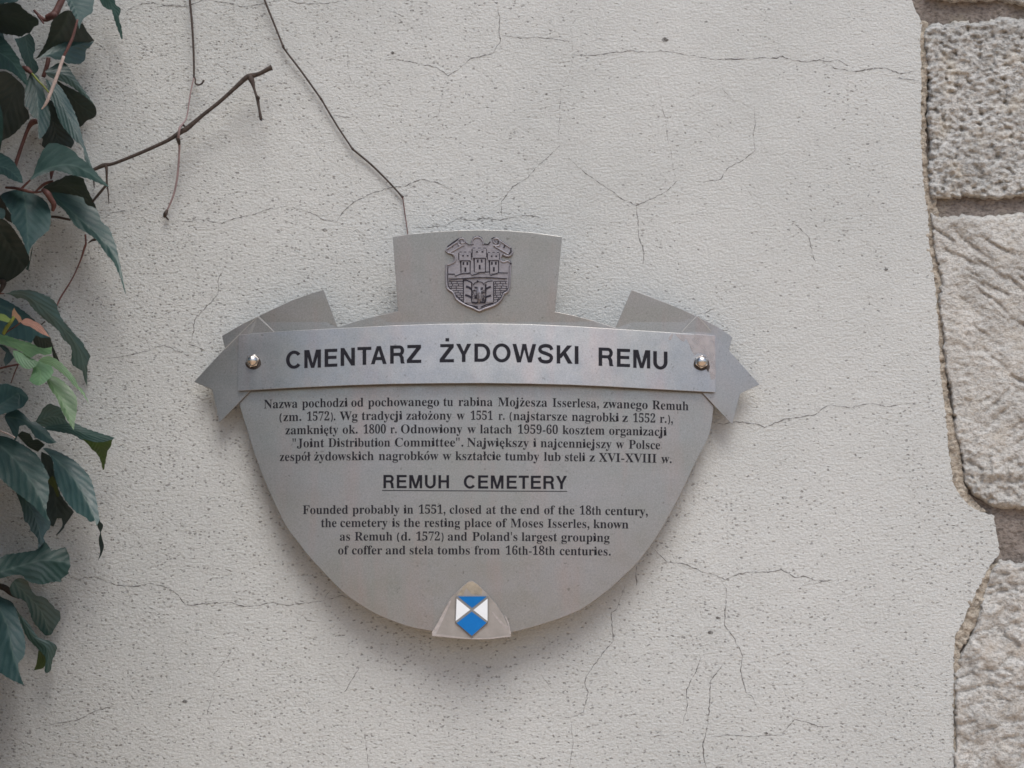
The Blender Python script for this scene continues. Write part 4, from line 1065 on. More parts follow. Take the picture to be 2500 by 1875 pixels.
PA = lambda x: 630 + x / 4.022
PB = lambda x: 1150 + x / 4.022
EA = lambda x: 720 + x / 4.916
EB = lambda x: 1150 + x / 4.916
P_LINES = [
    ([(645, 997.6), (854, 992.6), (1102, 990.8), (1175, 991.6), (1324, 993.0), (1399, 994.4), (1523, 997.4), (1672, 1001.3)],
     [('Nazwa', PA(58), PA(388)), ('pochodzi', PA(432), PA(878)), ('od', PA(915), PA(1035)), ('pochowanego', PA(1080), PA(1778)), ('tu', PA(1820), PA(1915)), ('rabina', PA(1968), PB(212)),
      ('Mojżesza', PB(265), PB(748)), ('Isserlesa,', PB(800), PB(1256)), ('zwanego', PB(1298), PB(1735)), ('Remuh', PB(1780), PB(2136))]),
    ([(682, 1028.6), (780, 1026.8), (1000, 1024.4), (1203, 1024.6), (1300, 1026.2), (1420, 1028.2), (1550, 1031), (1642, 1032.5)],
     [('(zm.', PA(210), PA(425)), ('1572).', PA(480), PA(760)), ('Wg', PA(800), PA(978)), ('tradycji', PA(1018), PA(1415)), ('założony', PA(1455), PA(1902)), ('w', PA(1950), PA(2030)), ('1551', PA(2088), PB(212)),
      ('r.', PB(270), PB(330)), ('(najstarsze', PB(378), PB(944)), ('nagrobki', PB(990), PB(1450)), ('z', PB(1485), PB(1540)), ('1552', PB(1592), PB(1810)), ('r.),', PB(1855), PB(1982))]),
    ([(697, 1060.8), (840, 1058.8), (1060, 1057), (1200, 1057.8), (1310, 1059.4), (1420, 1061.2), (1627, 1063.8)],
     [('zamknięty', PA(268), PA(788)), ('ok.', PA(830), PA(978)), ('1800', PA(1035), PA(1255)), ('r.', PA(1300), PA(1362)), ('Odnowiony', PA(1402), PA(2006)), ('w', PA(2055), PA(2138)),
      ('latach', PB(88), PB(400)), ('1959-60', PB(460), PB(853)), ('kosztem', PB(898), PB(1312)), ('organizacji', PB(1356), PB(1920))]),
    ([(712, 1092.5), (840, 1091.2), (1050, 1090), (1200, 1090.8), (1350, 1092.4), (1520, 1095), (1611, 1097)],
     [('"Joint', PA(338), PA(650)), ('Distribution', PA(690), PA(1297)), ('Committee".', PA(1343), PA(2016)), ('Największy', PA(2052), PB(568)), ('i', PB(612), PB(640)), ('najcenniejszy', PB(683), PB(1380)), ('w', PB(1423), PB(1502)), ('Polsce', PB(1550), PB(1857))]),
    ([(683, 1125.8), (850, 1123.6), (1060, 1122.8), (1200, 1124), (1370, 1125.4), (1500, 1128), (1640, 1130.6)],
     [('zespół', PA(212), PA(516)), ('żydowskich', PA(550), PA(1136)), ('nagrobków', PA(1185), PA(1772)), ('w', PA(1813), PA(1897)), ('kształcie', PA(1938), PB(292)), ('tumby', PB(335), PB(670)), ('lub', PB(716), PB(880)), ('steli', PB(922), PB(1120)), ('z', PB(1162), PB(1216)), ('XVI-XVIII', PB(1255), PB(1822)), ('w.', PB(1868), PB(1970))])]
E_LINES = [
    ([(739, 1255), (900, 1254.4), (1090, 1254), (1200, 1254.4), (1350, 1255.6), (1470, 1257), (1582, 1258.6)],
     [('Founded', EA(94), EA(637)), ('probably', EA(690), EA(1256)), ('in', EA(1305), EA(1420)), ('1551,', EA(1487), EA(1806)), ('closed', EA(1857), EB(126)), ('at', EB(182), EB(299)), ('the', EB(352), EB(547)), ('end', EB(594), EB(822)), ('of', EB(877), EB(1007)), ('the', EB(1047), EB(1242)), ('18th', EB(1305), EB(1562)), ('century,', EB(1611), EB(2122))]),
    ([(784, 1287), (950, 1286.4), (1150, 1286.6), (1290, 1287.8), (1420, 1289), (1534, 1290.5)],
     [('the', EA(314), EA(500)), ('cemetery', EA(544), EA(1112)), ('is', EA(1167), EA(1256)), ('the', EA(1307), EA(1500)), ('resting', EA(1553), EA(1982)), ('place', EA(2033), EB(247)), ('of', EB(297), EB(432)), ('Moses', EB(474), EB(866)), ('Isserles,', EB(919), EB(1420)), ('known', EB(1468), EB(1890))]),
    ([(830, 1320), (1000, 1319.8), (1200, 1320.2), (1350, 1321.4), (1490, 1323)],
     [('as', EA(539), EA(662)), ('Remuh', EA(717), EA(1170)), ('(d.', EA(1224), EA(1387)), ('1572)', EA(1456), EA(1784)), ('and', EA(1834), EA(2067)), ("Poland's", EA(2129), EB(557)), ('largest', EB(607), EB(1034)), ('grouping', EB(1083), EB(1664))]),
    ([(826, 1353.6), (1000, 1353.4), (1200, 1353.8), (1350, 1355), (1492, 1356.4)],
     [('of', EA(518), EA(645)), ('coffer', EA(684), EA(1047)), ('and', EA(1089), EA(1327)), ('stela', EA(1377), EA(1662)), ('tombs', EA(1711), EA(2100)), ('from', EA(2154), EB(345)), ('16th-18th', EB(416), EB(1007)), ('centuries.', EB(1064), EB(1677))])]


def word_shapes(word):
    """loops of a serif bold word in units of cap height / 1000"""
    base = {'ł': 'l', 'ó': 'o', 'ż': 'z', 'ę': 'e'}
    x = 0
    shapes = []
    dot = lambda cx, cy, r: [(cx + r * math.cos(a), cy + r * math.sin(a)) for a in [q * math.pi / 6 for q in range(12)]]
    for ch in word:
        b = base.get(ch, ch)
        if b in GLYPHS:
            adv, loops = GLYPHS[b]
            L = [[(x + l[i], l[i + 1]) for i in range(0, len(l), 2)] for l in loops]
            shapes.append(L)
            if ch == 'ż':
                shapes.append([dot(x + adv / 2, 905, 105)])
            elif ch == 'ó':
                shapes.append([[(x + adv * 0.40, 790), (x + adv * 0.50, 790), (x + adv * 0.86, 1000), (x + adv * 0.66, 1060), (x + adv * 0.58, 1040)]])
            elif ch == 'ł':
                shapes.append([[(x - 10, 420), (x + adv + 10, 600), (x + adv + 10, 710), (x - 10, 530)]])
            elif ch == 'ę':
                shapes.append([[(x + adv * 0.62, 40), (x + adv * 0.46, -80), (x + adv * 0.46, -190), (x + adv * 0.66, -260), (x + adv * 0.88, -215), (x + adv * 0.86, -160), (x + adv * 0.70, -180), (x + adv * 0.64, -120), (x + adv * 0.84, 30)]])
            x += adv
        elif ch == '.':
            shapes.append([dot(x + 185, 105, 118)]); x += 370
        elif ch == ',':
            shapes.append([dot(x + 185, 110, 118)]); shapes.append([[(x + 300, 110), (x + 285, -60), (x + 200, -190), (x + 80, -250), (x + 70, -205), (x + 160, -130), (x + 195, -20), (x + 180, 40)]]); x += 370
        elif ch == '-':
            shapes.append([[(x + 60, 260), (x + 430, 260), (x + 430, 395), (x + 60, 395)]]); x += 490
        elif ch in '()':
            o_, i_ = arc(430, 375, 360, 640, 118, 242, 14), arc(560, 375, 345, 620, 128, 232, 14)
            p = o_ + i_[::-1]
            if ch == ')':
                p = [(490 - u, v) for u, v in p][::-1]
            shapes.append([[(x + u, v) for u, v in p]]); x += 490
        elif ch in '"\'':
            for q in range(2 if ch == '"' else 1):
                xx = x + 70 + q * 260
                shapes.append([[(xx, 1030), (xx + 150, 1030), (xx + 110, 640), (xx + 40, 640)]])
            x += 600 if ch == '"' else 300
    return shapes


def set_lines(lines, cap, name, label):
    global zc
    pm = PM()
    for base, words in lines:
        bx, by = zip(*base)
        poly = np.polyfit(bx, by, 2)
        bl = lambda x: float(np.polyval(poly, x))
        for word, x0, x1 in words:
            sh = word_shapes(word)
            xs = [p[0] for L in sh for l in L for p in l]
            m0, m1 = min(xs), max(xs)
            k_ = (x1 - x0) / (m1 - m0)
            sy = cap / 1000.0
            for L in sh:
                zc += 1
                z = 0.00028 + 0.00001 * (zc % 12)
                pm.multi([[(x0 + (u - m0) * k_, bl(x0 + (u - m0) * k_) - v * sy) for u, v in l] for l in L], lambda x, y, z=z: dB(x, y) + z)
    o = pm.build(name, M['print'], sign)
    o['label'] = label
    return o


set_lines(P_LINES, 21.4, 'polish_lettering', 'five lines of Polish text in serif letters')
set_lines(E_LINES, 21.2, 'english_lettering', 'four lines of English text in serif letters')

# ------------------------------------------------------------------ castle crest
Q = lambda pts: C(1070, 570, 8.295, pts)
crest_ol = Q([(165, 300), (260, 225), (350, 160), (420, 115), (480, 92), (530, 110), (570, 160), (610, 220), (650, 226), (665, 150), (700, 95), (790, 60), (870, 90), (920, 150), (935, 212), (1010, 212),
              (1050, 160), (1090, 100), (1140, 82), (1210, 105), (1330, 180), (1465, 270), (1500, 340), (1525, 385), (1490, 440), (1420, 480), (1350, 470), (1300, 440), (1275, 500), (1290, 545), (1330, 560), (1400, 535),
              (1470, 560), (1492, 625), (1475, 700), (1470, 900), (1455, 1080), (1420, 1190), (1340, 1240), (1310, 1320), (1240, 1410), (1120, 1490), (950, 1545), (870, 1565), (825, 1600), (785, 1568), (700, 1535),
              (560, 1480), (430, 1400), (340, 1310), (290, 1220), (190, 1150), (150, 1080), (140, 900), (148, 680), (175, 625), (270, 595), (310, 540), (300, 460), (250, 410), (165, 385), (125, 345)])
crest = plate('castle_crest', crest_ol, off(0.0048), 0.0046, M['relief'], sign, 10, bevel=0.0009)
zr = 0.0048
pm = PM()


def block(x0, y0, x1, y1, h, taper=0.0):
    """raised block on the crest"""
    f_ = Q([(x0 + taper, y0 + 6), (x1 - taper, y0 + 6), (x1 - taper, y1), (x0 + taper, y1)])
    b_ = Q([(x0, y0), (x1, y0), (x1, y1), (x0, y1)])
    n = len(pm.v)
    pm.v += [W(x, y, dB(x, y) + zr + h) for x, y in f_] + [W(x, y, dB(x, y) + zr - 0.001) for x, y in b_]
    pm.f += [(n + 3, n + 2, n + 1, n), (n, n + 1, n + 5, n + 4), (n + 1, n + 2, n + 6, n + 5), (n + 2, n + 3, n + 7, n + 6), (n + 3, n, n + 4, n + 7)]
    pm.m += [0] * 5


for (tx0, tx1, ty0, ty1, ty2) in ((425, 660, 380, 550, 800), (695, 970, 300, 500, 780), (1005, 1235, 390, 545, 810)):
    block(tx0, ty0 + 40, tx1, ty1, 0.0016)
    wq = (tx1 - tx0) / 5
    for q in (0, 2, 4):
        block(tx0 + q * wq, ty0, tx0 + (q + 1) * wq, ty0 + 42, 0.0016)
    block(tx0 + 45, ty1, tx1 - 25, ty2, 0.0011)
block(205, 830, 1400, 905, 0.0012)
for q in range(5):
    block(215 + q * 245, 790, 330 + q * 245, 832, 0.0012)
block(520, 965, 665, 1400, 0.0011)
block(980, 975, 1110, 1395, 0.0011)
block(690, 1090, 950, 1400, 0.0007)
# rounded outer rim and scrolls
rim_pts = [W(x, y, dB(x, y) + zr + 0.0002) for x, y in Q([(165, 640), (160, 760), (158, 900), (175, 1080), (210, 1135), (300, 1200), (355, 1310), (440, 1385), (570, 1460), (705, 1510), (825, 1565), (945, 1520), (1115, 1465), (1225, 1390), (1290, 1310), (1325, 1225), (1400, 1180), (1440, 1080), (1450, 900), (1455, 700), (1468, 640)])]
pm.tube(spline(rim_pts, 3), 0.0015, 8)
for pts in ([(530, 240), (420, 240), (400, 160), (450, 105), (520, 120), (530, 190), (470, 200), (460, 165)], [(1110, 240), (1230, 245), (1245, 165), (1200, 110), (1130, 115), (1115, 170), (1170, 205), (1190, 175)],
            [(170, 320), (280, 245), (400, 165)], [(230, 395), (340, 330), (470, 255)], [(1240, 140), (1350, 215), (1460, 290)], [(1150, 265), (1290, 345), (1420, 420)],
            [(675, 225), (690, 140), (740, 90), (800, 75), (860, 100), (900, 160), (910, 220)], [(190, 385), (300, 420), (345, 480), (340, 560), (280, 610), (190, 640)], [(1500, 350), (1480, 430), (1400, 460), (1320, 430)],
            [(1265, 555), (1330, 580), (1400, 555), (1460, 590)]):
    pm.tube(spline([W(x, y, dB(x, y) + zr + 0.0004) for x, y in Q(pts)], 4), 0.0013, 7)
# eagle in the gateway
pm.tube([W(x, y, dB(x, y) + zr + 0.001) for x, y in Q([(820, 1090), (825, 1200), (830, 1330), (825, 1400)])], [0.0022, 0.0040, 0.0034, 0.0012], 9)
for s in (-1, 1):
    for q in range(4):
        pm.tube([W(x, y, dB(x, y) + zr + 0.0008) for x, y in Q([(825 + s * 30, 1170 + q * 22), (825 + s * (95 + 6 * q), 1140 + q * 55), (825 + s * (120 - 8 * q), 1200 + q * 62)])], [0.0012, 0.0011, 0.0005], 6)
pm.build('castle_relief', M['relief'], crest)
pm = PM()
zd = lambda x, y: dB(x, y) + zr + 0.0019
L = lambda pts, w, z=0.0003: pm.ribbon(Q(pts), 1.02 * w / 8.295, lambda x, y: dB(x, y) + zr + z)
for pts, w in (([(185, 270), (290, 190), (400, 115), (480, 85)], 26), ([(250, 225), (290, 270), (300, 240)], 22), ([(300, 350), (440, 270)], 12), ([(445, 150), (440, 200), (490, 205)], 16),
               ([(530, 130), (560, 190), (620, 232), (720, 215)], 16), ([(670, 190), (700, 110), (760, 68), (830, 65), (890, 110)], 30), ([(925, 215), (1010, 220), (1055, 165)], 22),
               ([(1075, 110), (1130, 82), (1190, 105)], 20), ([(1150, 165), (1180, 210), (1215, 195), (1210, 150)], 18), ([(1240, 130), (1350, 205), (1450, 275)], 24), ([(1355, 230), (1325, 295)], 26),
               ([(1130, 265), (1270, 345), (1410, 425)], 18), ([(1475, 290), (1470, 370), (1420, 430)], 24), ([(1300, 432), (1350, 432)], 26), ([(1262, 550), (1320, 575), (1400, 550), (1460, 570), (1475, 625)], 26),
               ([(170, 640), (250, 625), (330, 585)], 16), ([(175, 380), (240, 400), (290, 440)], 14)):
    L(pts, w, 0.0009)
for (tx0, tx1, ty0, ty1, ty2) in ((425, 660, 380, 550, 800), (695, 970, 300, 500, 780), (1005, 1235, 390, 545, 810)):
    wq = (tx1 - tx0) / 5
    e = [(tx0 - 8, ty1)]
    L([(tx0 - 8, ty1 - 20), (tx0 - 10, ty0 + 10)], 20)
    L([(tx1 + 8, ty1 - 20), (tx1 + 6, ty0 + 10)], 18)
    for q in (0, 2, 4):
        L([(tx0 + q * wq, ty0 - 2), (tx0 + (q + 1) * wq, ty0 - 2)], 18)
    for q in (1.3, 3.3):
        L([(tx0 + q * wq, ty0 + 70), (tx0 + (q + 0.7) * wq, ty0 + 70)], 30, 0.0019)
    L([(tx0 + 10, ty1), (tx1 - 10, ty1)], 16, 0.0019)
    L([(tx0 + 32, ty1 + 10), (tx0 + 40, ty2)], 28)
    L([(tx1 - 12, ty1 + 10), (tx1 - 16, ty2)], 20)
    cx = (tx0 + tx1) / 2 + 8
    for dx in (-42, 38):
        L([(cx + dx, ty1 + 28), (cx + dx, ty1 + 88)], 34, 0.0014)
    L([(cx - 2, ty1 + 135), (cx - 2, ty1 + 225)], 36, 0.0014)
L([(200, 822), (330, 822), (340, 865), (470, 815), (640, 800), (680, 850), (860, 790), (1030, 778), (1060, 850), (1220, 795), (1410, 802)], 18, 0.0016)
L([(215, 945), (450, 915), (800, 890), (1100, 895), (1390, 915)], 18, 0.0015)
rb = random.Random(12)
for row in range(9):
    y = 975 + row * 46
    for (xa, xb) in ((210 + max(0, row - 3) * 34, 500), (1130, 1400 - max(0, row - 4) * 30)):
        if xb - xa < 50:
            continue
        L([(xa, y), ((xa + xb) / 2, y - 6), (xb, y)], 12)
        x = xa + rb.uniform(20, 90)
        while x < xb - 15:
            L([(x, y), (x + 3, y + 42)], 14)
            x += rb.uniform(95, 130)
L([(495, 945), (560, 940), (660, 985), (690, 1020)], 26, 0.0013)
L([(508, 950), (512, 1200), (515, 1400)], 24)
L([(672, 1010), (675, 1200), (690, 1410)], 34)
L([(960, 1030), (955, 1200), (950, 1390)], 30)
L([(1120, 970), (1118, 1390)], 20)
L([(930, 1010), (1000, 975), (1100, 960)], 16, 0.0013)
L([(790, 950), (800, 985)], 34)
L([(700, 1050), (740, 1000), (820, 975), (890, 990), (930, 1040)], 18, 0.0012)
L([(560, 1075), (620, 1090), (680, 1130)], 44, 0.0014)
L([(545, 1245), (610, 1265), (690, 1305)], 40, 0.0014)
L([(945, 1130), (1000, 1105), (1065, 1075)], 40, 0.0014)
L([(935, 1300), (1000, 1275), (1070, 1255)], 38, 0.0014)
L([(730, 1090), (790, 1100), (800, 1170), (840, 1195), (880, 1150), (890, 1090)], 34, 0.0013)
L([(690, 1395), (760, 1405), (830, 1390), (960, 1400)], 34, 0.0013)
L([(700, 1290), (790, 1300)], 34, 0.0013)
L([(890, 1330), (960, 1350)], 60, 0.0013)
L([(520, 1430), (640, 1455), (800, 1490)], 26)
L([(1110, 1410), (980, 1440), (860, 1490)], 22)
L([(355, 1250), (470, 1360), (600, 1440), (760, 1500), (825, 1540)], 22)
L([(1310, 1200), (1270, 1290), (1190, 1380), (1060, 1440), (900, 1500), (825, 1540)], 14)
L([(1440, 660), (1435, 900), (1425, 1080), (1390, 1160), (1300, 1190)], 16)
L([(195, 680), (190, 900), (205, 1070), (260, 1130)], 14)
re_ = random.Random(9)
for q in range(26):          # feathers of the eagle
    sgn = re_.choice((-1, 1))
    x, y = 825 + sgn * re_.uniform(40, 125), 1130 + 230 * re_.random()
    L([(x, y), (x + sgn * re_.uniform(8, 22), y + re_.uniform(10, 24)), (x + sgn * re_.uniform(22, 38), y + re_.uniform(-6, 14))], re_.uniform(8, 13), 0.0026)
for q in range(9):
    x, y = 825 + re_.uniform(-22, 22), 1200 + 19 * q
    L([(x - 12, y), (x, y + 9), (x + 12, y)], 8, 0.0052)
pm.build('engraved_lines', M['patina'], crest)

# ------------------------------------------------------------------ blue and white badge on its plastic wedge
Z = lambda pts: C(1000, 1380, 7.373, pts)
dF = lambda x, y: dB(x, y) + 0.0042 + 0.003 * max(0.0, (y - 1480) / 80)
wedge = plate('plastic_wedge', Z([(400, 1268), (470, 1120), (560, 920), (660, 720), (760, 560), (860, 470), (960, 370), (1040, 300), (1120, 272), (1210, 330), (1310, 420), (1440, 560), (1560, 700), (1690, 900), (1770, 1090), (1830, 1285),
                                  (1660, 1302), (1500, 1325), (1300, 1336), (1150, 1335), (980, 1325), (800, 1310), (600, 1288)]), dF, 0.002, M['film'], sign, 14, bevel=0.0004)
pm = PM()
dF2 = lambda x, y: dF(x, y) + 0.0003
pm.ribbon(Z([(400, 1255), (600, 1268), (800, 1295), (980, 1312), (1150, 1322), (1300, 1322), (1500, 1312), (1660, 1290), (1825, 1272)]), [5, 6, 4, 3, 3, 3, 3, 3, 3], dF2)
pm.ribbon(Z([(430, 1240), (520, 1080), (620, 880), (740, 640)]), [11, 9, 7, 3], dF2)
pm.ribbon(Z([(1490, 840), (1580, 960), (1690, 1080), (1760, 1130)]), [3, 5, 6, 8], dF2)
pm.ribbon(Z([(1720, 900), (1780, 1060), (1815, 1240)]), [2, 3, 4], dF2)
pm.build('whitened_edge', M['film_edge'], wedge)
pm = PM()
pm.poly(Z([(960, 390), (1060, 310), (1130, 290), (1240, 360), (1310, 450), (1300, 530), (1120, 520), (1020, 410), (960, 540), (860, 540)]), dF2)
pm.build('glue_stain', M['glue'], wedge)
dG = lambda x, y: dF(x, y) + 0.0026
badge = plate('shield_badge', Z([(838, 548), (1415, 548), (1412, 1022), (1120, 1285), (822, 1022)]), dG, 0.0022, M['badge_edge'], sign, 14, bevel=0.0003)
pm = PM()
e3 = lambda x, y: dG(x, y) + 0.0003
pm.poly(Z([(870, 562), (1388, 562), (1126, 770)]), e3)
pm.poly(Z([(1118, 834), (1385, 1035), (1120, 1270), (846, 1040)]), e3)
pm.build('blue_field', M['blue'], badge)
pm = PM()
pm.poly(Z([(848, 602), (1092, 800), (832, 1002)]), e3)
pm.poly(Z([(1404, 602), (1402, 1005), (1150, 806)]), e3)
pm.build('white_field', M['white'], badge)

# ------------------------------------------------------------------ climbing plant on the left
creeper = thing('creeper_plant', 'dark green leafy creeper with reddish stems hanging down the left of the plaster wall', 'climbing plant', W(40, 1600, 0.03))
CR = [(0, 0), (0, 200), (0, 400), (0, 680), (0, 860), (0, 1040), (0, 1240), (0, 1440)]
LS = 6.9125


def cc(i, pts):
    return C(CR[i][0], CR[i][1], LS, pts)


def serrate(ol, mid, amp, period, seed):
    rnd = random.Random(seed)
    p = np.asarray(ol)
    _, side, along = seg_dist(p, mid, closed=False)
    tot = sum(math.hypot(b[0] - a[0], b[1] - a[1]) for a, b in zip(mid, mid[1:]))
    out = []
    n = len(ol)
    for i in range(n):
        a, b = ol[i - 1], ol[(i + 1) % n]
        tx, ty = b[0] - a[0], b[1] - a[1]
        l = math.hypot(tx, ty) or 1
        nx, ny = ty / l, -tx / l
        # outward side
        q = (ol[i][0] + nx * 0.5, ol[i][1] + ny * 0.5)
        t = along[i] / period + (0.37 if side[i] > 0 else 0)
        f = t - math.floor(t)
        e = min(1.0, along[i] / (0.2 * tot + 1e-6), (tot - along[i]) / (0.10 * tot + 1e-6))
        h = (f if f < 0.8 else (1 - f) * 4) - 0.45
        out.append((ol[i][0] + nx * amp * h * max(e, 0) * rnd.uniform(0.7, 1.2), ol[i][1] + ny * amp * h * max(e, 0) * rnd.uniform(0.7, 1.2)))
    return out


LEAF_N = 0


def leaf(ol, mid, matl, d0, gx=0.0, gy=0.0, fold=0.0, curl=0.0, arch=0.0, label=None, teeth=2.2, wave=2.0, parent=None):
    """one leaf: outline and midrib in photograph points; d0 = metres off the wall at the middle of the midrib, gx/gy = lean
    (metres towards the viewer per metre right/down), fold = rise of both halves from the midrib, arch = bend along the midrib"""
    global LEAF_N
    LEAF_N += 1
    seed = LEAF_N
    ol = closed_spline(ol, 4, 62)
    area = sum(a[0] * b[1] - b[0] * a[1] for a, b in zip(ol, ol[1:] + ol[:1]))
    if area < 0:
        ol = ol[::-1]
    # resample evenly
    res = []
    for a, b in zip(ol, ol[1:] + ol[:1]):
        n = max(1, int(math.hypot(b[0] - a[0], b[1] - a[1]) / 2.6))
        res += [(a[0] + (b[0] - a[0]) * q / n, a[1] + (b[1] - a[1]) * q / n) for q in range(n)]
    mid = spline(mid, 6)
    if teeth:
        res = serrate(res, mid, teeth, 15, seed)
    xy, faces = fill_grid(res, 4.5, 0.15)
    ds, side, along = seg_dist(xy, mid, closed=False)
    tot = sum(math.hypot(b[0] - a[0], b[1] - a[1]) for a, b in zip(mid, mid[1:]))
    m = np.asarray(mid)[len(mid) // 2]
    t = along / tot - 0.5
    rs = np.random.RandomState(seed)
    ph = rs.uniform(0, 6.28, 4)
    dpx = gx * (xy[:, 0] - m[0]) + gy * (xy[:, 1] - m[1]) + 0.7 * fold * ds + curl * ds * ds / 30.0 + arch * tot * (t * t - 0.08)
    dpx += wave * (np.sin(xy[:, 0] / 17 + ph[0]) * np.sin(xy[:, 1] / 21 + ph[1]) * np.clip(ds / 14, 0, 1))
    d = np.maximum(d0 + dpx * PX, 0.004 + 0.0005 * (seed % 5))
    wpx = max(ds.max(), 8)
    uv = np.stack([ds * side / (wpx * 2), along / tot], 1)
    o = link_mesh('leaf', Wn(xy, d), faces, M[matl], parent or creeper, smooth=True, uvs=[tuple(q) for q in uv])
    if label:
        o['label'] = label
    return o


def stem(pts, ws, matl, name='stem', parent=None, sides=8, smooth=True, k=5, label=None):
    """tube through (x, y, depth) points; ws = width(s) in photograph pixels"""
    n = len(pts)
    if not isinstance(ws, (list, tuple)):
        ws = [ws] * n
    sp = spline([(x, y, d, w) for (x, y, d), w in zip(pts, ws)], k)
    pm = PM()
    pm.tube([W(x, y, d) for x, y, d, w in sp], [max(w, 0.6) / 2 * PX for x, y, d, w in sp], sides)
    o = pm.build(name, M[matl], parent or creeper, smooth=smooth)
    if label:
        o['label'] = label
    return o


# crop 0
leaf(cc(0, [(-60, -100), (330, -60), (300, 20), (200, 45), (60, 50), (-60, 60)]), cc(0, [(-60, -20), (300, 0)]), 'leaf', 0.055, gy=0.5)
leaf(cc(0, [(-80, 90), (100, 55), (240, 40), (330, 75), (400, 150), (500, 230), (640, 320), (650, 420), (560, 470), (500, 560), (420, 570), (360, 620), (260, 600), (140, 585), (60, 570), (-80, 540)]),
     cc(0, [(-80, 250), (300, 320), (650, 400)]), 'shaded', 0.060, gy=-1.1, fold=-0.2)
leaf(cc(0, [(240, 650), (330, 640), (420, 600), (500, 560), (560, 640), (590, 740), (590, 860), (560, 960), (620, 1050), (650, 1180), (560, 1260), (480, 1240), (430, 1100), (360, 950), (300, 780)]),
     cc(0, [(420, 600), (480, 900), (560, 1250)]), 'leaf', 0.040, gy=-0.25, gx=-0.9)
leaf(cc(0, [(-80, 560), (0, 590), (80, 660), (180, 780), (260, 900), (330, 1000), (350, 1090), (420, 1200), (450, 1300), (480, 1450), (420, 1420), (330, 1330), (240, 1250), (100, 1180), (-80, 1160)]),
     cc(0, [(-80, 850), (200, 1040), (475, 1440)]), 'leaf', 0.085, gy=0.75, gx=0.3, fold=-0.35)
leaf(cc(0, [(870, 370), (920, 310), (1000, 240), (1080, 190), (1170, 175), (1240, 220), (1300, 310), (1330, 380), (1400, 400), (1440, 480), (1500, 560), (1590, 690), (1400, 760), (1150, 820), (900, 850), (740, 930), (600, 1000), (700, 850), (780, 700), (830, 540)]),
     cc(0, [(1170, 175), (1000, 560), (620, 990)]), 'shaded', 0.058, gy=-0.9, gx=-0.2, fold=-0.25)
leaf(cc(0, [(640, 985), (760, 890), (900, 790), (1150, 700), (1400, 640), (1590, 690), (1520, 790), (1460, 840), (1440, 960), (1420, 1030), (1340, 1080), (1240, 1080), (1100, 1060), (1060, 1000), (960, 1010), (800, 950)]),
     cc(0, [(660, 980), (1100, 820), (1590, 690)]), 'leaf', 0.050, gy=0.25, gx=-0.55, fold=-0.5)
leaf(cc(0, [(1080, -80), (1600, -80), (1580, 60), (1560, 200), (1480, 270), (1400, 330), (1360, 420), (1340, 490), (1310, 400), (1260, 280), (1170, 130)]),
     cc(0, [(1150, -80), (1290, 200), (1345, 470)]), 'leaf', 0.080, gy=0.9, gx=-0.1, fold=-0.15)
leaf(cc(0, [(1650, -80), (1920, -80), (1960, 80), (2040, 150), (2020, 240), (2010, 320), (2050, 450), (2070, 640), (2050, 665), (1980, 480), (1930, 330), (1880, 160), (1800, 150), (1720, 80)]),
     cc(0, [(1780, -80), (1960, 220), (2060, 655)]), 'leaf', 0.055, gy=0.25, gx=0.4)
leaf(cc(0, [(760, 1200), (900, 1110), (1000, 1060), (1120, 1080), (1200, 1200), (1320, 1380), (1450, 1560), (1600, 1780), (1560, 1760), (1400, 1640), (1280, 1510), (1100, 1400), (960, 1350), (820, 1290)]),
     cc(0, [(760, 1220), (1150, 1290), (1590, 1770)]), 'leaf', 0.045, gy=0.0, gx=-0.35, fold=-0.3)
# crop 1
leaf(cc(1, [(-80, -150), (100, -180), (300, -30), (400, 80), (420, 200), (410, 380), (470, 480), (500, 580), (480, 630), (390, 720), (280, 840), (180, 920), (60, 980), (-80, 1050)]),
     cc(1, [(300, -80), (150, 400), (-80, 1000)]), 'shaded', 0.070, gy=-0.85, gx=-0.3)
leaf(cc(1, [(960, -30), (1100, 60), (1250, 130), (1400, 220), (1520, 320), (1600, 400), (1630, 520), (1590, 600), (1480, 650), (1400, 720), (1350, 760), (1250, 600), (1120, 380), (1000, 160)]),
     cc(1, [(980, -20), (1300, 350), (1600, 560)]), 'shaded', 0.030, gy=-0.6, gx=0.3)
leaf(cc(1, [(780, 300), (900, 330), (1000, 460), (1100, 700), (1230, 960), (1250, 1030), (1200, 1120), (1100, 1080), (900, 1040), (760, 1120), (700, 1080), (720, 980), (700, 920), (780, 800), (820, 640), (800, 450)]),
     cc(1, [(830, 320), (900, 700), (1000, 1080)]), 'shaded', 0.022, gy=-0.3)
leaf(cc(1, [(430, 60), (520, -150), (640, -100), (700, 50), (740, 150), (780, 300), (840, 480), (850, 620), (830, 740), (760, 870), (700, 940), (650, 960), (640, 620), (540, 580), (480, 450), (420, 380)]),
     cc(1, [(580, -150), (640, 400), (655, 950)]), 'leaf', 0.058, gy=0.15, gx=-0.5, fold=-0.25)
leaf(cc(1, [(760, -60), (900, 20), (1000, 60), (1100, 200), (1200, 380), (1280, 560), (1340, 740), (1370, 860), (1420, 1040), (1480, 1220), (1560, 1450), (1490, 1420), (1430, 1300), (1390, 1100), (1250, 980), (1150, 860), (1050, 740), (980, 600), (930, 430), (850, 260)]),
     cc(1, [(800, -40), (1060, 400), (1330, 950), (1545, 1440)]), 'leaf', 0.052, gy=0.15, gx=-0.35, fold=-0.35)
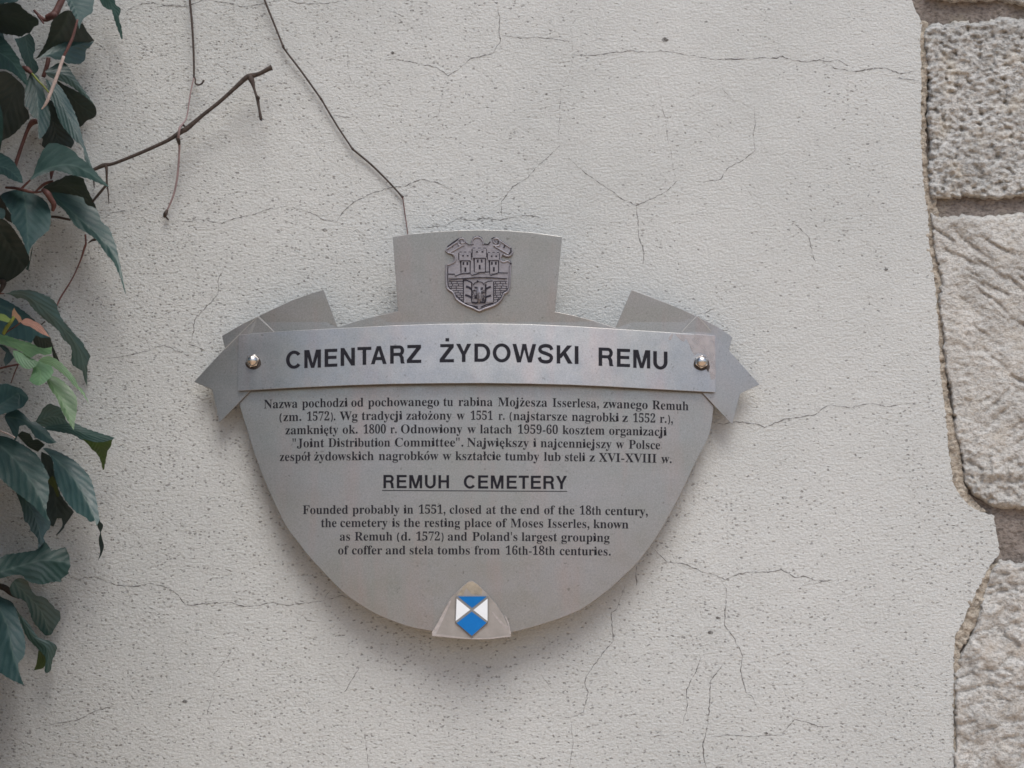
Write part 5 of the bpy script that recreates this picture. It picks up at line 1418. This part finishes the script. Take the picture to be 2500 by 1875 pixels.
leaf(cc(1, [(500, 1660), (560, 1560), (600, 1440), (660, 1280), (730, 1140), (800, 1060), (880, 1030), (1020, 1050), (1150, 1110), (1250, 1170), (1330, 1260), (1430, 1330), (1540, 1430), (1620, 1520), (1720, 1640), (1800, 1720), (1845, 1775), (1740, 1740), (1600, 1680), (1440, 1620), (1200, 1570), (1050, 1520), (900, 1500), (760, 1550), (640, 1590), (560, 1640)]),
     cc(1, [(500, 1655), (660, 1530), (900, 1430), (1200, 1400), (1500, 1530), (1840, 1770)]), 'leaf', 0.095, gy=1.0, gx=0.0, fold=-0.55)
leaf(cc(1, [(-80, 1160), (0, 1190), (100, 1240), (200, 1310), (270, 1400), (330, 1500), (370, 1600), (390, 1710), (300, 1690), (150, 1630), (60, 1570), (-80, 1560)]),
     cc(1, [(-80, 1400), (150, 1480), (390, 1705)]), 'leaf', 0.085, gy=0.9, gx=0.1, fold=-0.5)
# crop 2
leaf(cc(2, [(-60, 560), (30, 520), (90, 640), (120, 760), (190, 860), (200, 1000), (90, 930), (0, 760)]), cc(2, [(-20, 560), (190, 980)]), 'shaded', 0.030, gy=-0.4, teeth=0)
leaf(cc(2, [(900, 300), (1050, 240), (1120, 200), (1220, 190), (1400, 240), (1440, 340), (1520, 520), (1600, 680), (1640, 790), (1500, 780), (1400, 640), (1200, 560), (1000, 520), (840, 490), (700, 440), (760, 370)]),
     cc(2, [(700, 430), (1150, 380), (1640, 785)]), 'shaded', 0.038, gy=-1.0)
leaf(cc(2, [(-80, 930), (0, 920), (100, 960), (220, 1080), (300, 1200), (380, 1320), (470, 1500), (500, 1640), (430, 1760), (330, 1860), (200, 1950), (60, 2020), (-80, 2060)]),
     cc(2, [(-80, 1000), (200, 1450), (420, 1770)]), 'shaded', 0.060, gy=-0.8, gx=-0.25)
leaf(cc(2, [(500, 1640), (520, 1500), (560, 1370), (530, 1560), (480, 1800), (430, 1780)]), cc(2, [(560, 1380), (450, 1780)]), 'leaf', 0.050, gy=0.0, teeth=0)
leaf(cc(2, [(40, 500), (150, 460), (260, 440), (400, 460), (560, 500), (680, 560), (780, 640), (840, 760), (860, 900), (840, 1080), (780, 1160), (680, 1240), (560, 1360), (510, 1450), (485, 1550), (440, 1450), (380, 1280), (320, 1150), (260, 1060), (190, 960), (180, 840), (120, 740), (60, 640), (10, 560)]),
     cc(2, [(390, 445), (430, 700), (460, 1050), (483, 1540)]), 'leaf', 0.090, gy=0.85, gx=-0.05, fold=-0.2)
leaf(cc(2, [(830, 480), (1000, 490), (1200, 520), (1400, 570), (1450, 680), (1600, 740), (1660, 820), (1720, 980), (1840, 1080), (1900, 1220), (1960, 1380), (2000, 1560), (2040, 1740), (2080, 1950), (2110, 2120), (2128, 2210), (2100, 2160), (2040, 1960), (1970, 1780), (1900, 1640), (1820, 1560), (1740, 1450), (1640, 1300), (1500, 1190), (1380, 1120), (1260, 1040), (1180, 920), (1080, 780), (960, 680), (900, 600)]),
     cc(2, [(840, 490), (1200, 800), (1650, 1200), (1950, 1580), (2125, 2200)]), 'leaf', 0.080, gy=0.55, gx=-0.15, fold=-0.4)
leaf(cc(2, [(-80, 700), (0, 740), (70, 760), (90, 850), (60, 930), (-80, 900)]), cc(2, [(-80, 800), (85, 850)]), 'leaf', 0.075, gy=0.8)
# crop 3
leaf(cc(3, [(-80, 260), (0, 320), (150, 390), (300, 480), (430, 570), (560, 680), (700, 790), (790, 880), (850, 990), (720, 1000), (600, 960), (540, 1090), (300, 1020), (0, 980), (-80, 980)]),
     cc(3, [(-80, 420), (350, 640), (845, 985)]), 'leaf', 0.060, gy=0.75, gx=0.0, fold=-0.5)
leaf(cc(3, [(560, 860), (700, 900), (840, 990), (880, 1100), (940, 1250), (1010, 1400), (900, 1330), (870, 1180), (760, 1180), (660, 1190), (560, 1060)]),
     cc(3, [(580, 880), (760, 1050), (1005, 1390)]), 'shaded', 0.040, gy=-0.9, gx=-0.3, teeth=1.2)
leaf(cc(3, [(60, 250), (150, 240), (220, 205), (400, 190), (550, 200), (720, 260), (860, 330), (950, 420), (980, 530), (1050, 680), (1180, 840), (1280, 960), (1390, 1070), (1440, 1170), (1520, 1290), (1510, 1370), (1480, 1440), (1475, 1640), (1470, 1830), (1420, 1700), (1380, 1560), (1260, 1490), (1200, 1400), (1210, 1250), (1180, 1130), (1060, 1020), (1000, 900), (880, 790), (760, 700), (640, 590), (540, 490), (450, 370), (360, 330), (280, 335), (190, 280)]),
     cc(3, [(65, 252), (400, 270), (720, 500), (1000, 760), (1300, 1130), (1430, 1500), (1465, 1815)]), 'leaf', 0.055, gy=-0.25, gx=-0.45, fold=-0.15)
leaf(cc(3, [(-60, 1100), (100, 1150), (240, 1330), (180, 1400), (90, 1480), (60, 1380), (100, 1250)]), cc(3, [(-40, 1110), (120, 1250), (95, 1470)]), 'leaf', 0.040, gy=0.1, gx=-0.5)
# crop 4
leaf(cc(4, [(600, 1170), (680, 1030), (740, 930), (830, 870), (920, 890), (1020, 940), (1080, 1060), (1140, 1180), (1200, 1215), (1000, 1225), (860, 1250), (740, 1265), (660, 1215)]),
     cc(4, [(610, 1175), (900, 1080), (1180, 1205)]), 'leaf', 0.040, gy=-0.25, gx=-0.35, label=None)
leaf(cc(4, [(740, 1275), (860, 1240), (1000, 1215), (1140, 1205), (1260, 1190), (1400, 1260), (1560, 1320), (1740, 1380), (1935, 1440), (1880, 1490), (1750, 1530), (1600, 1530), (1480, 1495), (1370, 1480), (1250, 1400), (1060, 1360), (900, 1330), (780, 1310)]),
     cc(4, [(745, 1278), (1100, 1270), (1500, 1390), (1930, 1442)]), 'leaf', 0.070, gy=0.3, gx=0.0, fold=-0.25)
leaf(cc(4, [(1380, 1460), (1500, 1490), (1600, 1515), (1750, 1515), (1890, 1475), (1880, 1570), (1830, 1640), (1810, 1700), (1790, 1800), (1760, 1960), (1735, 1990), (1700, 1840), (1640, 1720), (1540, 1630), (1490, 1560)]),
     cc(4, [(1640, 1490), (1700, 1700), (1738, 1985)]), 'olive', 0.060, gy=-1.2, label='dark green underside of a folded leaf')
leaf(cc(4, [(290, 1400), (370, 1330), (500, 1380), (560, 1480), (640, 1470), (760, 1560), (640, 1680), (480, 1600), (380, 1500)]), cc(4, [(310, 1400), (640, 1640)]), 'shaded', 0.030, gy=-1.0, teeth=0)
leaf(cc(4, [(80, 1100), (120, 1020), (280, 960), (420, 1060), (520, 1160), (600, 1170), (700, 1240), (800, 1320), (880, 1440), (960, 1520), (840, 1545), (720, 1500), (600, 1440), (520, 1320), (420, 1230), (330, 1250), (300, 1400), (250, 1500), (200, 1350), (120, 1200)]),
     cc(4, [(90, 1090), (350, 1130), (620, 1290), (940, 1530)]), 'leaf', 0.072, gy=0.25, gx=-0.1, fold=-0.4)
# crop 5
leaf(cc(5, [(700, 430), (860, 520), (900, 640), (920, 800), (960, 960), (1010, 1120), (1100, 1270), (1250, 1450), (1150, 1600), (1090, 1680), (1080, 1720), (980, 1830), (940, 1840), (1050, 1690), (1040, 1560), (960, 1560), (930, 1640), (900, 1700), (800, 1640), (740, 1480), (760, 1200), (760, 950), (740, 750), (690, 560)]),
     cc(5, [(740, 450), (900, 1000), (960, 1500)]), 'shaded', 0.022, gy=-0.3)
leaf(cc(5, [(820, 900), (890, 840), (940, 920), (960, 1000), (990, 1120), (1000, 1190), (960, 1200), (900, 1050), (820, 960)]), cc(5, [(880, 850), (985, 1190)]), 'olive', 0.030, gy=-0.8, teeth=0, label='small olive green leaf deep in the shade')
leaf(cc(5, [(-80, 150), (100, 180), (250, 240), (400, 320), (520, 400), (620, 480), (700, 600), (780, 750), (830, 870), (810, 950), (830, 1060), (820, 1200), (790, 1330), (790, 1480), (850, 1610), (760, 1560), (660, 1450), (560, 1350), (420, 1230), (280, 1130), (150, 1020), (50, 930), (-20, 860), (-80, 820)]),
     cc(5, [(-80, 260), (300, 620), (620, 1100), (845, 1600)]), 'leaf', 0.090, gy=0.6, gx=-0.15, fold=-0.3)
leaf(cc(5, [(720, 380), (800, 370), (1000, 440), (1150, 520), (1280, 600), (1420, 740), (1520, 870), (1560, 960), (1590, 1080), (1630, 1240), (1650, 1360), (1670, 1500), (1680, 1590), (1630, 1690), (1600, 1600), (1520, 1620), (1440, 1540), (1300, 1470), (1240, 1410), (1130, 1290), (1040, 1140), (960, 970), (910, 780), (880, 560)]),
     cc(5, [(730, 385), (1000, 620), (1250, 900), (1480, 1300), (1640, 1680)]), 'leaf', 0.075, gy=0.5, gx=-0.1, fold=-0.4)
leaf(cc(6, [(1600, 150), (1680, 190), (1690, 230), (1740, 290), (1720, 370), (1705, 420), (1730, 540), (1755, 640), (1730, 740), (1690, 830), (1655, 885), (1690, 740), (1670, 600), (1668, 500), (1690, 415), (1650, 330)]),
     cc(6, [(1640, 160), (1695, 320), (1705, 560), (1660, 875)]), 'shaded', 0.070, gy=-0.2, gx=0.5, teeth=0, label='dark curled leaf tip')
leaf(cc(5, [(260, 1110), (400, 1210), (540, 1320), (660, 1380), (760, 1520), (850, 1620), (840, 1720), (790, 1780), (740, 1860), (740, 1900), (760, 1950), (640, 2080), (640, 1940), (600, 1850), (520, 1770), (490, 1670), (410, 1600), (390, 1480), (340, 1300)]),
     cc(5, [(420, 1240), (600, 1560), (700, 1940)]), 'leaf', 0.055, gy=0.15, gx=-0.4, fold=-0.2)
# crop 6
leaf(cc(6, [(-80, 900), (0, 850), (100, 790), (250, 765), (400, 745), (560, 720), (640, 690), (700, 600), (760, 570), (840, 660), (870, 720), (1000, 690), (1100, 655), (1140, 740), (1170, 800), (1180, 940), (1190, 980), (1150, 1070), (1170, 1100), (1040, 1200), (1030, 1250), (880, 1250), (740, 1290), (560, 1270), (440, 1220), (390, 1150), (270, 1130), (100, 1170), (-80, 1210)]),
     cc(6, [(-80, 1110), (400, 960), (750, 880), (1185, 930)]), 'leaf', 0.065, gy=0.35, gx=-0.1, fold=-0.35)
leaf(cc(6, [(170, 1330), (230, 1230), (330, 1180), (440, 1220), (490, 1290), (540, 1400), (620, 1480), (740, 1500), (830, 1580), (930, 1690), (1000, 1740), (1025, 1830), (1000, 1920), (930, 2020), (870, 2130), (780, 2155), (720, 2110), (640, 2020), (560, 1920), (500, 1760), (450, 1620), (380, 1550), (220, 1490), (170, 1400)]),
     cc(6, [(240, 1250), (480, 1500), (700, 1750), (840, 2140)]), 'leaf', 0.045, gy=-0.3, gx=-0.3, fold=-0.1)
# crop 7
leaf(cc(7, [(650, 1010), (740, 1090), (780, 1180), (740, 1310), (640, 1345), (570, 1360), (615, 1240)]), cc(7, [(700, 1040), (590, 1350)]), 'olive', 0.026, gy=-0.9, teeth=0, label='olive green underside of a curled leaf')
leaf(cc(7, [(260, 300), (340, 420), (480, 560), (560, 680), (640, 790), (720, 830), (860, 870), (940, 930), (960, 990), (940, 1070), (890, 1180), (870, 1290), (850, 1370), (790, 1405), (750, 1360), (770, 1160), (700, 1060), (600, 960), (520, 880), (430, 760), (350, 560)]),
     cc(7, [(265, 310), (560, 780), (800, 1000), (800, 1390)]), 'leaf', 0.045, gy=-0.1, gx=-0.2, fold=-0.35)
leaf(cc(7, [(-80, 60), (60, 140), (180, 190), (260, 300), (330, 520), (390, 700), (430, 900), (420, 1060), (400, 1140), (330, 1210), (310, 1300), (340, 1440), (410, 1615), (280, 1560), (140, 1490), (0, 1400), (-80, 1350)]),
     cc(7, [(-80, 180), (120, 600), (220, 1100), (405, 1605)]), 'leaf', 0.085, gy=0.7, gx=-0.1, fold=-0.35)
# young shoot in front
leaf(cc(3, [(-80, 940), (100, 960), (300, 1030), (520, 1090), (660, 1160), (780, 1175), (875, 1150), (870, 1270), (760, 1290), (640, 1270), (540, 1330), (460, 1310), (360, 1235), (240, 1180), (100, 1130), (-80, 1080)]),
     cc(3, [(-80, 1000), (400, 1120), (870, 1200)]), 'young', 0.130, gy=0.3, gx=0.1, fold=-0.3, label='pale green young leaf seen nearly edge on')
leaf(cc(4, [(640, 140), (760, 70), (880, 80), (1000, 150), (1100, 240), (1200, 360), (1280, 460), (1320, 560), (1400, 640), (1460, 760), (1510, 875), (1420, 750), (1330, 640), (1240, 560), (1140, 440), (1000, 320), (860, 230), (740, 190)]),
     cc(4, [(650, 140), (900, 170), (1150, 370), (1330, 590), (1508, 868)]), 'young', 0.120, gy=0.45, gx=0.0, fold=-0.3, label='long pale green young leaf with a thin tip')
leaf(cc(3, [(215, 1215), (320, 1225), (440, 1290), (520, 1340), (620, 1390), (640, 1440), (560, 1510), (440, 1525), (340, 1465), (260, 1370), (225, 1290)]),
     cc(3, [(230, 1235), (420, 1360), (620, 1420)]), 'young', 0.132, gy=0.4, gx=-0.1, fold=-0.25, label='pale green young leaf with toothed edge')
leaf(cc(4, [(530, 170), (640, 150), (760, 190), (860, 230), (910, 320), (870, 390), (820, 460), (740, 520), (660, 560), (570, 540), (490, 480), (520, 400), (550, 300)]),
     cc(4, [(550, 180), (680, 330), (670, 550)]), 'young', 0.128, gy=0.8, gx=0.05, fold=-0.2, label='pale young leaf catching the light')
leaf(cc(4, [(790, 480), (850, 390), (960, 420), (1080, 500), (1200, 620), (1290, 760), (1305, 900), (1290, 1040), (1270, 1140), (1245, 1310), (1180, 1220), (1120, 1120), (1050, 1000), (1000, 880), (950, 760), (860, 640)]),
     cc(4, [(820, 450), (980, 720), (1120, 980), (1243, 1300)]), 'young', 0.112, gy=0.55, gx=-0.05, fold=-0.35, label='hanging light green leaf')
leaf(cc(4, [(-80, 560), (100, 530), (240, 570), (360, 620), (440, 700), (480, 780), (440, 850), (380, 930), (240, 980), (100, 1030), (-80, 1080)]),
     cc(4, [(-80, 930), (150, 790), (320, 690), (475, 775)]), 'leaf', 0.082, gy=0.75, gx=0.05, fold=-0.45)
leaf(cc(3, [(340, 730), (400, 690), (470, 670), (560, 710), (660, 760), (740, 840), (800, 930), (850, 992), (700, 930), (600, 870), (500, 810), (400, 780)]),
     cc(3, [(345, 735), (600, 790), (845, 988)]), 'pink', 0.142, gy=0.7, fold=-0.2, teeth=1.0, wave=0.6, label='small salmon pink bud leaf')
leaf(cc(3, [(240, 490), (275, 560), (340, 640), (375, 720), (320, 745), (270, 670), (200, 640), (205, 570)]), cc(3, [(240, 500), (350, 735)]), 'pink', 0.142, gy=0.3, gx=0.4, teeth=0.8, wave=0.5, label='tiny orange bud leaf')
leaf(cc(3, [(-80, 590), (60, 600), (150, 660), (190, 690), (140, 740), (60, 720), (-80, 680)]), cc(3, [(-80, 630), (185, 695)]), 'lime', 0.138, gy=0.7, teeth=0.8, wave=0.6, label='bright yellow-green bud leaf')


def st(i, pts, ws, matl, **kw):
    q = cc(i, [(x, y) for x, y, d in pts])
    return stem([(a, b, p[2]) for (a, b), p in zip(q, pts)], ws, matl, **kw)


st(3, [(240, 640, 0.140), (180, 740, 0.140), (110, 830, 0.136), (60, 930, 0.130)], [7, 8, 9, 8], 'green_stem', label='yellow-green shoot stem')
st(3, [(340, 750, 0.140), (240, 820, 0.136), (120, 900, 0.130), (60, 950, 0.128)], [3, 3, 3.5, 4], 'red_stem')
st(0, [(1080, -80, 0.02), (990, 110, 0.022), (920, 230, 0.024), (780, 330, 0.028), (700, 300, 0.03), (570, 170, 0.034)], [17, 17, 18, 12, 9, 6], 'red_stem', label='brown knotted stem')
st(0, [(790, 300, 0.028), (900, 260, 0.030), (960, 250, 0.030)], [16, 20, 12], 'red_stem')
st(0, [(740, 400, 0.030), (700, 340, 0.03), (640, 260, 0.033)], [4, 6, 6], 'red_stem')
st(0, [(820, 980, 0.02), (790, 1120, 0.02), (730, 1300, 0.02)], [11, 11, 10], 'red_stem')
st(0, [(380, 1130, 0.055), (460, 1170, 0.058), (540, 1240, 0.060)], [8, 14, 6], 'red_stem')
st(0, [(540, 1240, 0.060), (640, 1360, 0.062), (740, 1460, 0.060), (820, 1560, 0.058)], [5, 5, 4, 4], 'green_stem')
st(0, [(1310, 330, 0.105), (1230, 620, 0.105), (1150, 800, 0.106), (1060, 980, 0.106)], [5, 7, 7, 6], 'red_stem', label='thin plum coloured end of the twig')
twig = stem([(x, y, d) for (x, y), d in zip(cc(0, [(1075, 950), (960, 1290), (840, 1600), (780, 1740), (700, 1845)]), (0.106, 0.106, 0.105, 0.104, 0.103))], [7.5, 8, 8, 7, 2.5], 'pale_twig', label='bleached bare twig')
st(1, [(620, 660, 0.012), (540, 690, 0.012), (470, 800, 0.012), (380, 1040, 0.012), (280, 1340, 0.012), (230, 1520, 0.012)], [14, 15, 9, 9, 9, 8], 'red_stem', label='reddish brown stem close to the wall')
st(2, [(340, 440, 0.075), (460, 320, 0.078), (560, 230, 0.082), (720, 120, 0.088)], [7, 5, 4, 4], 'red_stem')
st(2, [(100, 400, 0.06), (250, 410, 0.07), (390, 440, 0.080), (560, 480, 0.08), (700, 470, 0.078)], [6, 7, 8, 6, 5], 'red_stem')
st(2, [(720, 440, 0.088), (800, 500, 0.090), (860, 600, 0.086), (910, 690, 0.080), (890, 790, 0.074)], [10, 15, 14, 13, 8], 'red_stem', label='thick brown leaf stalk')
st(2, [(600, 470, 0.04), (750, 340, 0.04), (900, 290, 0.038)], [5, 8, 6], 'red_stem')
st(2, [(860, 890, 0.03), (1000, 905, 0.028), (1190, 945, 0.026)], [6, 6.5, 6], 'bark')
st(2, [(880, 100, 0.03), (870, 170, 0.03), (860, 260, 0.03)], [12, 9, 4], 'red_stem')
st(2, [(1440, 1190, 0.018), (1448, 1340, 0.016), (1425, 1420, 0.014), (1350, 1650, 0.012), (1220, 1936, 0.012), (1020, 2260, 0.012), (960, 2400, 0.014)], [5, 5, 6, 4, 3.4, 4.5, 3.5], 'red_stem', label='thin red-brown stem')
st(2, [(1490, 1335, 0.02), (1560, 1290, 0.022), (1620, 1270, 0.026)], [2, 6, 8], 'bark')
st(3, [(-40, 40, 0.03), (60, 60, 0.03), (30, 170, 0.03), (-20, 240, 0.03)], [8, 14, 10, 8], 'bark')
st(3, [(-40, 250, 0.05), (70, 255, 0.053)], [4, 3], 'red_stem')
st(3, [(700, 780, 0.02), (760, 720, 0.02)], [3, 3], 'bark')
st(4, [(-40, 280, 0.06), (150, 235, 0.065), (320, 200, 0.07)], [5.5, 5, 4.5], 'red_stem')
st(4, [(305, 210, 0.03), (250, 340, 0.025), (185, 520, 0.02)], [3.2, 3, 2.5], 'red_stem')
st(4, [(-40, 1310, 0.08), (120, 1370, 0.08), (250, 1440, 0.08)], [4, 4, 4], 'pale_twig')
st(6, [(-60, 1310, 0.045), (80, 1350, 0.045), (200, 1440, 0.046), (330, 1510, 0.048)], [13, 15, 14, 8], 'bark')

# unseen leaf mass added left of the view, shaped to shade the wall there
mv, mf, muv, mid_ = [], [], [], []
rl = random.Random(21)
for q in range(620):
    dep = 0.02 + 0.62 * rl.random() ** 1.15
    zz = HC + rl.uniform(-1.05, 1.15)
    half = 0.75 * (1 - dep / DIST)
    L_, w_ = rl.uniform(0.07, 0.13), rl.uniform(0.028, 0.046)
    ang = math.radians(rl.uniform(215, 325))
    yaw, lean = rl.uniform(-0.8, 0.8), rl.uniform(-0.2, 0.9)
    ax = Vector((math.cos(ang), 0, math.sin(ang)))
    sd_ = Vector((-ax.z, 0, ax.x))
    b = len(mv)
    pts = []
    nl, nw = 9, 5
    for i in range(nl):
        t = i / (nl - 1)
        wd = w_ * math.sin(math.pi * min(1.0, t ** 0.75)) ** 0.8 * (1 if t < 0.97 else 0.2)
        for k_ in range(nw):
            u = (k_ / (nw - 1) - 0.5) * 2
            p = ax * (L_ * (t - 0.3)) + sd_ * (wd * u) + Vector((0, -1, 0)) * (lean * L_ * (t - 0.3) + yaw * wd * u - 0.35 * abs(wd * u) - 0.25 * L_ * (t - 0.5) ** 2)
            pts.append(p)
            muv.append((u * 0.5, t))
    mx = max(p.x + 0.75 * (p.y / DIST) for p in pts)
    x0 = -half - 0.012 - mx - abs(rl.gauss(0, 0.13))
    mv += [(p.x + x0, min(p.y - dep, -0.004), p.z + zz) for p in pts]
    for i in range(nl - 1):
        for k_ in range(nw - 1):
            mf.append((b + i * nw + k_, b + (i + 1) * nw + k_, b + (i + 1) * nw + k_ + 1, b + i * nw + k_ + 1))
            mid_.append(0 if q % 3 else 1)
mass = link_mesh('shading_leaves', mv, mf, [M['leaf'], M['shaded']], creeper, mid_, True, muv)
mass['kind'] = 'stuff'

# ------------------------------------------------------------------ bare vines on the wall
t1 = thing('vine_twig', 'thick bare brown twig with short side spurs rising from the creeper to the right', 'twig', W(228, 414, 0.02), 'bare vine twigs on the wall')
pts = [(215, 420, 0.030), (228, 414.6, 0.030), (253, 403.5, 0.030), (275, 400, 0.030), (316, 384.5, 0.031), (364, 364, 0.032), (411, 342, 0.032), (445, 320, 0.033), (456, 314, 0.033), (494, 282, 0.034), (538, 247, 0.035), (570, 218, 0.036), (601, 190, 0.037), (612, 186, 0.037), (633, 180, 0.038), (656, 168, 0.038), (664, 165, 0.038)]
stem(pts, [8, 8.5, 11, 8.5, 8.5, 9, 9.5, 13, 13, 9.5, 9.5, 10, 13, 14, 10.5, 12, 15], 'bark', 'main_stem', t1, 10, k=4)
stem([(611, 188, 0.037), (616, 200, 0.038), (620, 215, 0.038), (625, 231, 0.039), (628.5, 240, 0.039), (632, 262, 0.040), (637, 289, 0.040), (638, 292, 0.040)], [17, 13, 7, 6.5, 9, 6.5, 8, 7], 'bark', 'side_spur', t1)
stem([(627, 236, 0.040), (632, 238, 0.043), (633, 243, 0.044)], [5, 6, 3], 'bark', 'bud', t1)
stem([(257, 403, 0.030), (260, 412, 0.030), (261, 443, 0.026), (264, 470, 0.022), (266, 498, 0.016)], [12, 7.5, 5, 3.5, 1.6], 'bark', 'side_spur', t1)
stem([(261, 450, 0.026), (246, 468, 0.022), (226, 492, 0.016)], [6, 7, 6], 'bark', 'side_spur', t1)
stem([(229, 416, 0.012), (229, 440, 0.012), (230, 458, 0.012)], [5, 4, 2], 'bark', 'side_spur', t1)

t2 = thing('hanging_tendril', 'dry pinkish tendril hanging from the top across the thick brown twig', 'tendril', W(405, 520, 0.02), 'bare vine twigs on the wall')
stem([(462, -60, 0.016), (463.6, 0, 0.016), (468, 47, 0.016), (472, 111, 0.016), (473.5, 160, 0.016), (473.5, 190, 0.016)], [6, 6, 6, 5.6, 5.4, 5], 'bark', 'upper_part', t2, label='dark brown upper length')
stem([(473.5, 189, 0.016), (465, 228, 0.018), (456, 285, 0.022), (446, 302, 0.036), (439, 312, 0.044), (436, 330, 0.042), (436, 345, 0.034), (438, 364, 0.026), (433.5, 427, 0.018), (424, 475, 0.014), (407, 516, 0.010)], [4, 3.6, 3.8, 4.5, 6, 6.5, 8, 5.5, 5.6, 5.2, 4.6], 'tendril', 'lower_part', t2, label='pinkish lower length')
stem([(409, 512, 0.010), (404, 522, 0.010), (402, 530, 0.006)], [6, 11, 6], 'bark', 'end_knot', t2)
stem([(403, 527, 0.008), (408, 533, 0.007), (412, 537, 0.004)], [4, 4, 2.5], 'bark', 'end_knot', t2)
stem([(433, 337, 0.040), (436, 344, 0.036), (438, 352, 0.03)], [9, 10, 6], 'bark', 'knot', t2)
stem([(440, 312, 0.036), (446, 305, 0.03), (452, 310, 0.03)], [4, 6, 4], 'bark', 'knot', t2)
stem([(473.5, 186, 0.016), (477, 194, 0.016), (477, 203, 0.017), (484, 207.5, 0.018), (493, 203.5, 0.019), (497.5, 196, 0.019)], [4, 4, 4.4, 4.4, 4.6, 6], 'bark', 'hook', t2)

t3 = thing('thin_vine', 'long thin dark vine running down across the wall to the sign crest', 'vine', W(996, 571, 0.01), 'bare vine twigs on the wall')
stem([(628, -50, 0.010), (646, 0, 0.010), (667.6, 54, 0.009), (688, 105, 0.008), (691, 112, 0.009), (696, 122, 0.008), (732.7, 170, 0.008), (778, 233, 0.007), (783, 240.5, 0.008), (789, 250, 0.007), (823, 307, 0.006), (855, 355, 0.006), (861, 363.5, 0.007), (868, 370, 0.006), (906, 401.5, 0.005), (950, 445, 0.005), (978, 476, 0.005), (983, 481, 0.006)], [5, 5.2, 5, 5, 7.5, 5, 5, 4.8, 6.4, 4.6, 4.6, 4.4, 6.4, 5.2, 5.2, 4.6, 5, 8], 'bark', 'main_stem', t3, k=3)
stem([(983, 481, 0.005), (988, 517, 0.004), (993, 552, 0.006), (997, 580, 0.010)], [3.2, 2.6, 2.6, 2.6], 'red_stem', 'vine_end', t3, label='fine reddish end')
stem([(768, 218, 0.007), (771, 224, 0.008)], [2, 5], 'bark', 'bud', t3)
